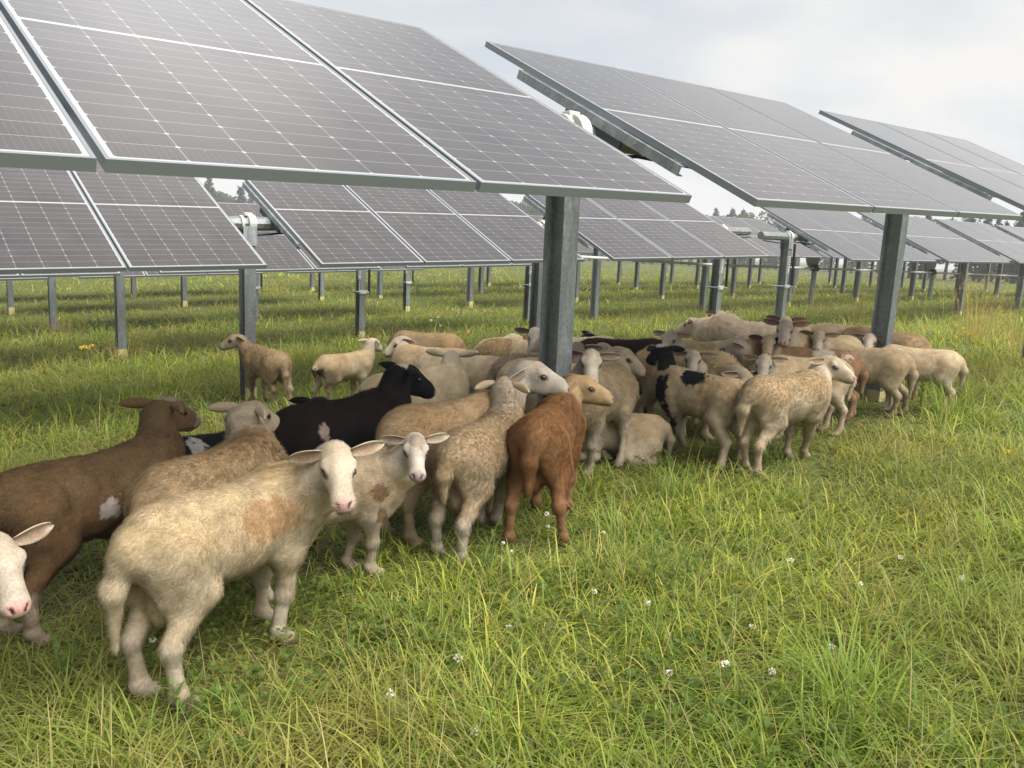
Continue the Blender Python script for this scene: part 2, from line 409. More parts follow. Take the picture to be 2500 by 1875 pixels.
    for sy in (1, -1):
        KH(H(.028, sy * .045, .030), H(.05, sy * .05, .012), .017, .012, .02)       # brow and cheek bone
        EH(H(.052, sy * .060, .010), (.015, .010, .012), .012, -1)              # eye socket
        if vox < .009: EH(H(.194, sy * .020, -.018), (.009, .006, .006), .006, -1)
    V, F = sdf_mesh(pr, vox * s)
    if vox < .009:                                                                  # slight uneven muscle and coat relief
        N = smooth_normals(V, F); V = V + N * (((vnoise(V, 18 / s, seed) - .5) * .008 + (vnoise(V, 8 / s, seed + 4) - .5) * .011) * sstep(.10, .2, np.linalg.norm(V - hd, axis=1) / s) * s)[:, None]
    if wool > .3:
        N = smooth_normals(V, F)
        hl = (V - hd) @ Hm
        dd = np.maximum(0, sstep(.12, .2, V[:, 2] / s) * sstep(.10, .2, np.linalg.norm(V - hd, axis=1) / s))
        V = V + N * (dd * ((vnoise(V, 62 / s, seed) - .45) * .006 + (vnoise(V, 26 / s, seed + 3) - .45) * .006) * wool * s)[:, None]
    nbody = len(V)
    # colours
    body = np.array(body); top = np.array(top if top is not None else body * V3(1.02, .95, .82)); headc = np.array(headc if headc is not None else body * 1.08) * V3(.86, .845, .80)
    legc = np.array(legc if legc is not None else body * 1.02); bellyc = np.array(bellyc if bellyc is not None else body * 1.05)
    def paint(V, isear=None):
        L = V / s; hl = ((V - hd) @ Hm) / (s * hs)
        z = L[:, 2] - dz / s
        C = np.tile(body, (len(V), 1))
        n1 = vnoise(V, 9 / s, seed); n2 = vnoise(V, 26 / s, seed + 1); n3 = vnoise(V, 4.5 / s, seed + 2)
        mix = lambda C, c, m: C * (1 - m[:, None]) + np.asarray(c) * m[:, None]
        C = mix(C, top, sstep(.46, .60, z + .12 * (n3 - .5)) * .85)
        C = mix(C, top * V3(.86, .74, .60), stain * sstep(.45, .75, n3) * sstep(.35, .55, z))
        C = mix(C, bellyc, sstep(.40, .32, z) * sstep(.5, .3, abs(L[:, 0])))
        lg = sstep(.30, .22, z) if not lying else np.zeros(len(V))
        C = mix(C, legc, lg)
        if leglow is not None: C = mix(C, leglow, sstep(.26, .22, z + .05 * (n1 - .5)))
        hdm = sstep(.19, .13, np.sqrt((hl[:, 0] * .8 - .03) ** 2 + hl[:, 1] ** 2 + (hl[:, 2]) ** 2))
        C = mix(C, headc, hdm)
        C = mix(C, (headc + top) * .5, hdm * sstep(.015, .055, hl[:, 2]) * sstep(.09, .02, hl[:, 0]) * (.35 + .5 * n2))
        for p, r, c in spots:                   # coat patches (local frame / s)
            if len(p) == 4: Q = hl; p = p[:3]
            else: Q = L - V3(0, 0, dz / s)
            dd = np.sqrt((((Q - np.array(p)) / np.array(r)) ** 2).sum(1)) + .5 * (n2 - .5) + .3 * (n1 - .5) + .45 * (vnoise(V, 75 / s, seed + 9) - .5)
            C = mix(C, c, sstep(1.06, .94, dd))
        C = C * (.80 + .36 * (n2 if wool < .5 else .5 + .5 * (vnoise(V, 55 / s, seed + 5) - .5))[:, None]) * (.86 + .26 * n1[:, None])
        # muzzle, nostrils, mouth, eye rims
        hm = sstep(.22, .18, np.linalg.norm(hl - V3(.06, 0, 0), axis=1))
        C = mix(C, muzzle, hm * sstep(.172, .190, hl[:, 0] + .25 * np.minimum(0, hl[:, 2] + .035)) * sstep(-.045, -.03, hl[:, 2]) * .85)
        for sy in (1, -1):
            dn = np.sqrt(((hl[:, 0] - .192) / .016) ** 2 + ((hl[:, 1] - sy * (.016 + .25 * (hl[:, 2] + .02))) / .0055) ** 2 + ((hl[:, 2] + .018) / .012) ** 2)
            C = mix(C, (.05, .025, .02), sstep(1.25, .8, dn))
            de = np.sqrt(((hl[:, 0] - .055) / .031) ** 2 + ((hl[:, 1] - sy * .055) / .024) ** 2 + ((hl[:, 2] - .010) / .0175) ** 2)
            C = mix(C, headc * .22, sstep(1.2, .7, de) * .9)
        mo = abs(hl[:, 2] + .052 + .10 * (.18 - hl[:, 0])) * sstep(.06, .10, hl[:, 0]) + (1 - sstep(.06, .10, hl[:, 0]))
        C = mix(C, headc * .30, sstep(.0055, .002, mo) * hm * .75)
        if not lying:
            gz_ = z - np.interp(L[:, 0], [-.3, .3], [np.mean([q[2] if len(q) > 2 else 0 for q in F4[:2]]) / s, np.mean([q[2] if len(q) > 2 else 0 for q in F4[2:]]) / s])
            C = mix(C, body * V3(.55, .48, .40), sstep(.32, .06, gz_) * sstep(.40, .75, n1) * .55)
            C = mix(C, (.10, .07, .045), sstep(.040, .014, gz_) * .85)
        return np.clip(C * V3(.86, .87, .93), .004, .9)
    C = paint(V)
    Vs, Fs, Cs = [V], [F], [C]
    spread, droop = ears
    earc = np.array(earc if earc is not None else headc)
    for side in (1, -1):
        dr = droop[0 if side > 0 else 1] if isinstance(droop, tuple) else droop
        eV, eF, inn = ear_mesh(Hm, hd, s * hs, side, 1.0, dr, spread, earlen)
        eC = np.tile(earc * .95, (len(eV), 1)); eC = eC * (1 - .75 * inn[:, None]) + (earc * V3(.42, .31, .28) + V3(.015, .008, .008)) * .75 * inn[:, None]  # ear lining tone, darkened to put the shading of the hollow into colour
        Fs.append(eF + sum(len(v) for v in Vs)); Vs.append(eV); Cs.append(eC)
    V = np.concatenate(Vs); F = np.concatenate(Fs); C = np.concatenate(Cs)
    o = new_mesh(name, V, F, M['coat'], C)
    o.location = pos; o.rotation_euler = (0, 0, yaw)
    # eyes
    for side in (1, -1):
        e = bpy.data.objects.new('eye', EYE); COL.objects.link(e); e.parent = o
        e.location = hd + Hm @ (V3(.049, side * .0488, .0105) * s * hs); e.scale = (s * hs * .0165, s * hs * .0120, s * hs * .0105)
        e.rotation_euler = Matrix(Hm.tolist()).to_euler()
    # fleece: many short tapered hairs laid back along the body
    if nhair:
        B = V[:nbody]; Q = F[(F < nbody).all(1)]
        N = smooth_normals(B, Q)
        a, b, c = B[Q[:, 0]], B[Q[:, 1]], B[Q[:, 2]]
        ar = np.linalg.norm(np.cross(b - a, c - a), axis=1)
        L = B / s; zz = L[:, 2] - dz / s; hl = ((B - hd) @ Hm) / (s * hs)
        dh = np.linalg.norm(hl - V3(.04, 0, 0), axis=1)
        lenv = np.where(zz < .2, .55, 1.) * (.34 + .66 * sstep(.10, .17, dh)) if not lying else (.34 + .66 * sstep(.10, .17, dh))
        lenv = lenv * np.where((hl[:, 0] > .02) & (dh < .15), .5, 1.)
        mn = sstep(.20, .0, np.abs(L[:, 0] - .24)) * sstep(.5, .62, zz) * mane
        fi = rng.choice(len(Q), nhair, p=ar / ar.sum())
        u, v = rng.random(nhair), rng.random(nhair); u2, v2 = u * (1 - v), v
        W = np.stack([(1 - u) * (1 - v), u * (1 - v), u * v, (1 - u) * v], 1)
        ip = lambda A: (A[Q[fi]] * (W[..., None] if A.ndim > 1 else W)).sum(1)
        p, n, col, ln = ip(B), ip(N), ip(C[:nbody]), ip(lenv * (1 + 2.2 * mn))
        lz = ip(zz); hdist = ip(dh)
        n /= np.linalg.norm(n, axis=1, keepdims=True) + 1e-9
        flow = np.tile(V3(-1, 0, -.45), (nhair, 1)); flow[(lz < .3)] = V3(-.15, 0, -1)
        hf = Hm @ V3(-1, 0, .1); flow[hdist < .17] = hf
        curl = np.stack([vnoise(p, (42 if wool < .3 else 85) / s, seed + k) for k in (11, 12, 13)], 1) - .5
        flow = flow / np.linalg.norm(flow, axis=1, keepdims=True) + curl * (1.4 + 3.2 * wool) + rng.normal(0, .28, (nhair, 3))
        flow -= n * (flow * n).sum(1, keepdims=True); flow /= np.linalg.norm(flow, axis=1, keepdims=True) + 1e-9
        lift = .28 + .35 * wool + .35 * rng.random(nhair)
        d = flow + n * lift[:, None]; d /= np.linalg.norm(d, axis=1, keepdims=True)
        lock = vnoise(p, (75 if wool < .3 else 110) / s, seed + 21); hl_ = hair * 1.25 * s * ln * (.5 + .6 * rng.random(nhair) + .5 * lock); sd = np.cross(d, n); sd /= np.linalg.norm(sd, axis=1, keepdims=True) + 1e-9
        wd = (np.clip(np.sqrt(1.2 / nhair) * .30, .0011, .006) * s)
        p0 = p - n * (.0015 * s)
        T = np.stack([p0 - sd * wd, p0 + sd * wd, p0 + d * hl_[:, None]], 1).reshape(-1, 3)
        vc = np.repeat(col * (.58 + .36 * rng.random((nhair, 1)) + .48 * lock[:, None]), 3, 0); vc[2::3] *= 1.10
        nn = np.repeat(n * .85 + d * .15 + rng.normal(0, .12, (nhair, 3)), 3, 0); nn /= np.linalg.norm(nn, axis=1, keepdims=True)
        new_mesh('fleece', T, np.arange(nhair * 3).reshape(-1, 3), M['fleece'], np.clip(vc, 0, .9), parent=o, normals=nn)
    return o

# ---------------------------------------------------------------- ground
def axis(lo, hi, fine_lo, fine_hi, step):
    a = list(np.arange(fine_lo, fine_hi, step)); d = step; x = fine_hi
    while x < hi: a.append(x); d *= 1.25; x += d
    a.append(hi); d = step; x = fine_lo - d
    while x > lo: a.insert(0, x); d *= 1.25; x -= d
    a.insert(0, lo); return np.array(a)
gx, gy = axis(-400, 900, -4, 14, .16), axis(-300, 900, -3, 12, .16)
GX, GY = np.meshgrid(gx, gy, indexing='ij')
GP = np.stack([GX.ravel(), GY.ravel(), gz(GX, GY).ravel()], 1)
nxg, nyg = len(gx), len(gy); ii = (np.arange(nxg - 1)[:, None] * nyg + np.arange(nyg - 1)[None]).ravel()
ground = new_mesh('ground', GP, np.stack([ii, ii + nyg, ii + nyg + 1, ii + 1], 1), M['meadow_floor'])
tag(ground, 'meadow floor rolling gently down beyond the solar rows', None, None, 'structure')

# ---------------------------------------------------------------- solar tables: three framed panels on rails
TILT = R_(26.05); PITCH = 4.6366; Y1 = 2.1647
ORD = ['front', 'second', 'third', 'fourth', 'fifth', 'sixth', 'seventh']
NTH = ['first', 'second', 'third', 'fourth', 'fifth', 'sixth', 'seventh', 'eighth', 'ninth', 'tenth', 'eleventh', 'twelfth', 'thirteenth', 'fourteenth', 'fifteenth']
LEFT = {1: (.1411, .0371), 2: (-.3787, .0379), 3: (-.71, .0375), 4: (-1.05, .0375), 5: (-1.20, .0375), 6: (-1.33, .0375), 7: (-1.42, .0375)}
RIGHT = {2: (.0435, .0165), 3: (-.035, .0178), 4: (-.13, .017), 5: (-.17, .017), 6: (-.20, .017), 7: (-.24, .017)}
def zlow(k, x, right): return (RIGHT[k][0] + RIGHT[k][1] * (x - 13.38) if right else LEFT[k][0] + LEFT[k][1] * x) + Z0
STARTS = {1: [-4.58, -.621, 3.308, 7.365], 2: [-4.45, -.492, 3.470, 7.413]}
for k in range(3, 8): STARTS[k] = [-4.50, -.50, 3.44, 7.41]
RSTART = {k: [13.38 + 4.04 * i for i in range(n)] for k, n in ((2, 6), (3, 8), (4, 9), (5, 9), (6, 9), (7, 9))}

def make_table():
    root = empty('solar_table')
    for j in range(3):
        x0 = j * (W + GAP)
        fr = .011
        p = MB().quad((fr, fr, -.0015), (W - fr, fr, -.0015), (W - fr, L - fr, -.0015), (fr, L - fr, -.0015)).build('solar_panel', 'solar_glass', root); p.location = (x0, 0, 0)
        f = MB()
        f.box(0, W, 0, fr, -TH, 0).box(0, W, L - fr, L, -TH, 0).box(0, fr, fr, L - fr, -TH, 0).box(W - fr, W, fr, L - fr, -TH, 0)
        f.build('panel_frame', 'aluminium_frame', p)
        MB().box(fr, W - fr, fr, L - fr, -.008, -.004).build('back_sheet', 'panel_back', p)
        for q in (.3, .567, .834): MB().box(q - .03, q + .03, L / 2 - .05, L / 2 + .05, -.026, -.0081).build('junction_box', 'black_rubber', p)
    tw = 3 * W + 2 * GAP
    for x in (-.028, W + GAP / 2 - .02, 2 * W + 1.5 * GAP - .02, tw - .012):
        r = MB(); y0, y1 = .46, 1.86
        r.box(x, x + .004, y0, y1, -.092, -TH - .004).box(x + .004, x + .040, y0, y1, -.092, -.088).box(x + .004, x + .040, y0, y1, -TH - .008, -TH - .004)
        for y in (.52, .80, 1.05, 1.30, 1.55, 1.80): r.tube([(x - .006, y, -.066), (x - .0005, y, -.066)], .007, 6)
        r.build('mounting_rail', 'rail_steel', root)
        MB().poly([(x + .006, -.093), (x + .034, -.093), (x + .034, -.15), (x + .006, -.15)], .90, 1.38).build('tube_bracket', 'dark_plate', root)
    return root
proto = make_table(); first = True
TABLES = {}
for k in range(1, 7):
    allx = [(x, False) for x in STARTS[k]] + [(x, True) for x in RSTART.get(k, [])]
    for i, (x, rt) in enumerate(allx):
        o = proto if first else copy_tree(proto); first = False
        sl = math.atan(RIGHT[k][1] if rt else LEFT[k][1])
        o.location = (x, Y1 + PITCH * (k - 1), zlow(k, x, rt)); o.rotation_euler = (TILT, -sl, 0); o.rotation_mode = 'XYZ'
        where = 'right of the row gap' if rt else 'left of the row gap'
        idx = i - len(STARTS[k]) if rt else i - 1
        if k == 1: lab = ['solar table overhead just out of the picture on the left, nearest row', 'nearest solar table of three dark panels filling the upper left above the flock', 'solar table right of the near centre post, its underside rail showing, nearest row', 'rightmost and smallest solar table of the nearest row, high against the sky'][i]
        elif not rt and i == 0: lab = 'solar table of the %s row back, cut off at the left edge of the picture' % ORD[k - 1]
        else: lab = 'three panel solar table, %s row back, %s %s' % (ORD[k - 1], NTH[idx], where)
        tag(o, lab, 'solar panels', 'solar tables of the %s row' % ORD[k - 1])

# ---------------------------------------------------------------- torque tubes and bearings
def tube_at(k, x, rt):
    off = 1.139; dn = .165
    return V3(x, Y1 + PITCH * (k - 1) + off * math.cos(TILT) + dn * math.sin(TILT), zlow(k, x, rt) + off * math.sin(TILT) - dn * math.cos(TILT))
def torque_tube(k, x0, x1, rt, gaps):
    a, b = tube_at(k, x0, rt), tube_at(k, x1, rt); root = empty('torque_tube', a)
    MB().tube([(0, 0, 0), tuple(b - a)], .068, 8).build('octagonal_tube', 'galvanised_steel', root)
    for g in gaps:
        c = tube_at(k, g + (.06 if k == 1 else 0), rt) - a; m = MB(); ax = V3(1, 0, (b - a)[2] / (b - a)[0])
        for d0, d1, r in ((-.075, -.045, .105 if k == 1 else .082), (.0, .075, .112 if k == 1 else .090)): m.tube([tuple(c + ax * d0), tuple(c + ax * d1)], r, 20)
        m.box(c[0] - .03, c[0] + .05, c[1] - .03, c[1] + .03, c[2] + .075, c[2] + (.122 if k == 1 else .108))
        m.build('bearing_ring', 'white_plastic', root, bevel=.003)
    cb = MB(); nn = max(2, int((x1 - x0) / .5)); pc = []
    for i in range(nn + 1):
        f_ = i / nn; pc.append(tuple((b - a) * f_ + V3(0, -.06, -.085 - .03 * (i % 2))))
    cb.tube(pc, .011, 5).build('power_cable', 'black_rubber', root)
    tag(root, 'octagonal steel torque tube under the %s row of panels, %s part' % (ORD[k - 1], 'right' if rt else 'left'), 'torque tube', 'torque tubes')
POSTX = {}
for k in range(1, 7):
    s = STARTS[k]; tw = 3 * W + 2 * GAP
    g = [s[i] + tw + (s[i + 1] - s[i] - tw) / 2 for i in range(3)] + [s[3] + tw + .26]
    POSTX[k] = [(x, False) for x in g]
    torque_tube(k, s[0], s[3] + tw + 1.02, False, g)
    if k in RSTART:
        r = RSTART[k]; g = [r[0] - .26] + [x + tw + (4.04 - tw) / 2 for x in r]
        POSTX[k] += [(x, True) for x in g]; torque_tube(k, r[0] - 1.12, r[-1] + tw + .4, True, g)

# ---------------------------------------------------------------- steel posts
def make_post(h, band, damper):
    """H-section pile, flanges facing along y, origin on the ground"""
    root = empty('steel_post'); fx, dy, tk = .058, .076, .0075
    def hsec(z0, z1, e=0.):
        m = MB(); m.box(-fx - e, fx + e, -dy - e, -dy + tk, z0, z1).box(-fx - e, fx + e, dy - tk, dy + e, z0, z1).box(-tk / 2 - e, tk / 2 + e, -dy + tk, dy - tk, z0, z1); return m
    hsec(-.4, h).build('steel_beam', 'galvanised_steel', root)
    if band: hsec(-.05, band, .002).build('painted_band', 'yellow_paint', root)
    m = MB(); m.box(-.07, .07, -.09, -.078, h - .14, h + .05).box(-.07, .07, .078, .09, h - .14, h + .05).box(-.05, .05, -.078, .078, h + .001, h + .012); m.build('bearing_saddle', 'rail_steel', root)
    if damper:
        zc = h * .52
        m = MB(); m.box(-.085, .085, -.10, -.088, zc - .03, zc + .03).box(-.085, .085, .088, .10, zc - .03, zc + .03).tube([(-.075, -.15, zc), (-.075, .15, zc)], .012, 8).tube([(.075, -.15, zc), (.075, .15, zc)], .012, 8); m.build('clamp_bracket', 'spring_steel', root)
        pts = []
        for i in range(90):
            a = i / 89 * 2 * math.pi * 11; pts.append((-.105 + .028 * math.cos(a), -.13 + .028 * math.sin(a), zc + .22 + i / 89 * .32))
        m = MB(); m.tube(pts, .0055, 5); m.tube([(-.105, -.13, zc), (-.105, -.13, zc + .22)], .006, 6); m.build('damper_spring', 'spring_steel', root)
        MB().tube([(.10, -.12, zc - .02), (.105, -.10, h - .05)], .022, 8).build('damper_rod', 'black_rubber', root)
    return root
for k in range(1, 7):
    for n, (x, rt) in enumerate(POSTX[k]):
        p = tube_at(k, x, rt); g = float(gz(x, p[1])); h = p[2] - .075 - g
        damp = (k, n) in {(2, 3), (2, 4), (3, 2), (3, 3), (4, 2), (4, 3)}
        o = make_post(h, [.0, .10, .16, .13, 0., .12, .18][(n * 3 + k * 2) % 7] if (k, n) not in {(1, 1): 1, (2, 1): 1, (3, 1): 1} else (.30 if k == 1 else .13), damp)
        o.location = (x + (.06 if k == 1 else 0), p[1], g); o.rotation_euler = (R_(random.Random(k * 31 + n).uniform(-.4, .4)), R_(random.Random(k * 17 + n).uniform(-.4, .4)), 0)
        if k == 1: lab = ['steel post of the nearest row, out of the picture at the left', 'big near steel post with yellow base behind the red-brown sheep', 'big steel post at right with sheep gathered around its foot', 'steel post at the right end of the nearest row'][n]
        else: lab = 'galvanised steel post carrying the %s row of panels, %s from the left' % (ORD[k - 1], NTH[n])
        tag(o, lab, 'post', 'steel posts')

# ---------------------------------------------------------------- drive shaft with its two sector gears under the third row, right
ys = float(tube_at(3, 22, True)[1]) + .0; zs = -.25 + Z0
ds = MB().tube([(12.0, ys - .22, zs + .09), (17.0, ys - .22, zs + .02), (40, ys - .22, zs)], .032, 8).build('drive_shaft', 'white_plastic')
tag(ds, 'long pale drive shaft running low behind the right hand posts', 'drive shaft')
for n, x in enumerate((22.1, 30.3)):
    r = empty('gear_stand', (x, ys - .12, float(gz(x, ys))))
    hz = zs - float(gz(x, ys))
    arc = [(.40 * math.cos(a), .10 - .40 * math.sin(a) + hz + .30) for a in np.linspace(0, math.pi, 17)]
    MB().poly(arc + [(-.10, hz + .45), (.10, hz + .45)], -.012, .012).build('sector_gear', 'rail_steel', r)
    m = MB(); m.box(-.13, .13, -.17, -.02, hz - .06, hz + .06).box(-.09, .09, -.16, -.03, hz + .06, hz + .13); m.build('gearbox', 'dark_plate', r, bevel=.01)
    MB().tube([(0, -.08, -.3), (0, -.08, hz - .06)], .075, 10).build('gear_post', 'galvanised_steel', r)
    tag(r, 'half round sector gear on a short post, %s along the drive shaft' % ('nearer' if n == 0 else 'farther'), 'gear', 'sector gears on the drive shaft')

# ---------------------------------------------------------------- far tree line
def leaf_quads(P, size, rng, up=.3):
    n = len(P); a = rng.normal(size=(n, 3)); a /= np.linalg.norm(a, axis=1, keepdims=True); b = np.cross(a, rng.normal(size=(n, 3))); b /= np.linalg.norm(b, axis=1, keepdims=True)
    s = (size * (.6 + .8 * rng.random(n)))[:, None]
    Q = np.stack([P - a * s, P + b * s * .55, P + a * s, P - b * s * .55], 1).reshape(-1, 3)
    return Q, np.arange(n * 4).reshape(-1, 4)
def make_tree(kind, seed):
    rng = np.random.default_rng(seed); H = 1.0
    root = empty('conifer_tree' if kind == 'conifer' else 'broadleaf_tree')
    tr = MB().tube([(0, 0, -.06), (.01, 0, .3), (0, .01, .62), (0, 0, .95)], [.022, .017, .010, .003], 7)
    if kind != 'conifer':
        for i in range(7):
            a = rng.random() * 6.28; z = .3 + .07 * i; tr.tube([(0, 0, z), (.12 * math.cos(a), .12 * math.sin(a), z + .10), (.22 * math.cos(a), .22 * math.sin(a), z + .16)], [.009, .006, .003], 5)
    tr.build('trunk', 'bark', root)
    P = []
    if kind == 'conifer':
        for i in range(46):
            z = .12 + .88 * (i / 45) ** .9; rr = (.17 * (1 - z) ** .8 + .012) * (.7 + .6 * rng.random())
            for q in range(6):
                a = rng.random() * 6.28; m = max(3, int(9 * (1 - z) + 3)); tt = rng.random(m) ** .6
                P.append(np.stack([rr * tt * np.cos(a) + rng.normal(0, .010, m), rr * tt * np.sin(a) + rng.normal(0, .010, m), z - .05 * tt + rng.normal(0, .008, m)], 1))
        sz = .022
    else:
        for i in range(26):
            a = rng.random() * 6.28; r = .27 * rng.random() ** .5; z = .34 + .58 * rng.random(); r *= math.sqrt(max(.05, 1 - ((z - .58) / .44) ** 2)); c = V3(r * math.cos(a), r * math.sin(a), z); rad = .055 + .05 * rng.random()
            d = rng.normal(size=(75, 3)); d /= np.linalg.norm(d, axis=1, keepdims=True); P.append(c + d * (rad * (.55 + .5 * rng.random((75, 1)))))
        sz = .022
    P = np.concatenate(P); Q, F = leaf_quads(P, sz, rng)
    base = V3(.045, .062, .042) if kind == 'conifer' else V3(.060, .085, .038)
    col = np.repeat(base * (.55 + .9 * rng.random((len(P), 1))) + rng.normal(0, .004, (len(P), 3)), 4, 0)
    new_mesh('crown', Q, F, M['blade'], np.clip(col, .005, 1), smooth=False, parent=root)
    return root
rng = np.random.default_rng(5)
protos = [make_tree('conifer', 1), make_tree('conifer', 2), make_tree('conifer', 3), make_tree('broadleaf', 4), make_tree('broadleaf', 5), make_tree('broadleaf', 6)]; used = [False] * 6
for i in range(150):
    az = 1 + 82 * i / 149 + rng.normal(0, .3); r = 190 + rng.normal(0, 16)
    con = rng.random() < (.72 if az < 34 else .45)
    j = int(rng.integers(0, 3)) + (0 if con else 3)
    if az > 66: r *= .62
    h = (10.5 + rng.normal(0, .9)) * (r / 190) * (1.0 if con else .95)
    if 29 < az < 42: h *= 1.02
    x, y = r * math.sin(R_(az)), r * math.cos(R_(az)); o = copy_tree(protos[j]) if used[j] else protos[j]; used[j] = True
    h += 1.6 - float(gz(x, y)) * 0
    o.location = (x, y, float(gz(x, y)) - .1); o.scale = (h * 1.35, h * 1.35, h); o.rotation_euler = (0, 0, rng.random() * 6.28)
    tag(o, 'dark spiky conifer in the far tree line' if con else 'rounded leafy tree in the far tree line', 'tree', 'conifers of the far tree line' if con else 'leafy trees of the far tree line')

# ---------------------------------------------------------------- wind turbines on the horizon
def turbine(x, y, z, hub, R, yaw, ph, lab):
    root = empty('wind_turbine', (x, y, z)); root.rotation_euler = (0, 0, yaw)
    MB().tube([(0, 0, -5), (0, 0, hub - .65)], [1.05, .6], 14).build('tower', 'turbine_white', root, True)
    MB().box(-.7, .7, -1.2, 2.3, hub - .6, hub + .76).build('nacelle', 'turbine_white', root, bevel=.15)
    for q in range(3):
        b = MB().tube([(0, 0, 0), (0, 0, R * .18), (0, 0, R * .55), (0, 0, R)], [.3, .55, .33, .07], 8).build('blade', 'turbine_white', root, True); b.location = (0, -1.4, hub + .1); b.rotation_euler = (0, ph + q * 2 * math.pi / 3, 0); b.scale = (1, .35, 1)
    tag(root, lab, 'wind turbine')
dv = np.array([.83214, .55249]); dv /= np.linalg.norm(dv); p = dv * 760
turbine(p[0], p[1], -3., 33.7, 18, -math.atan2(p[0], p[1]), R_(62), 'far white wind turbine, two blades rising over the trees left of the right hand post')
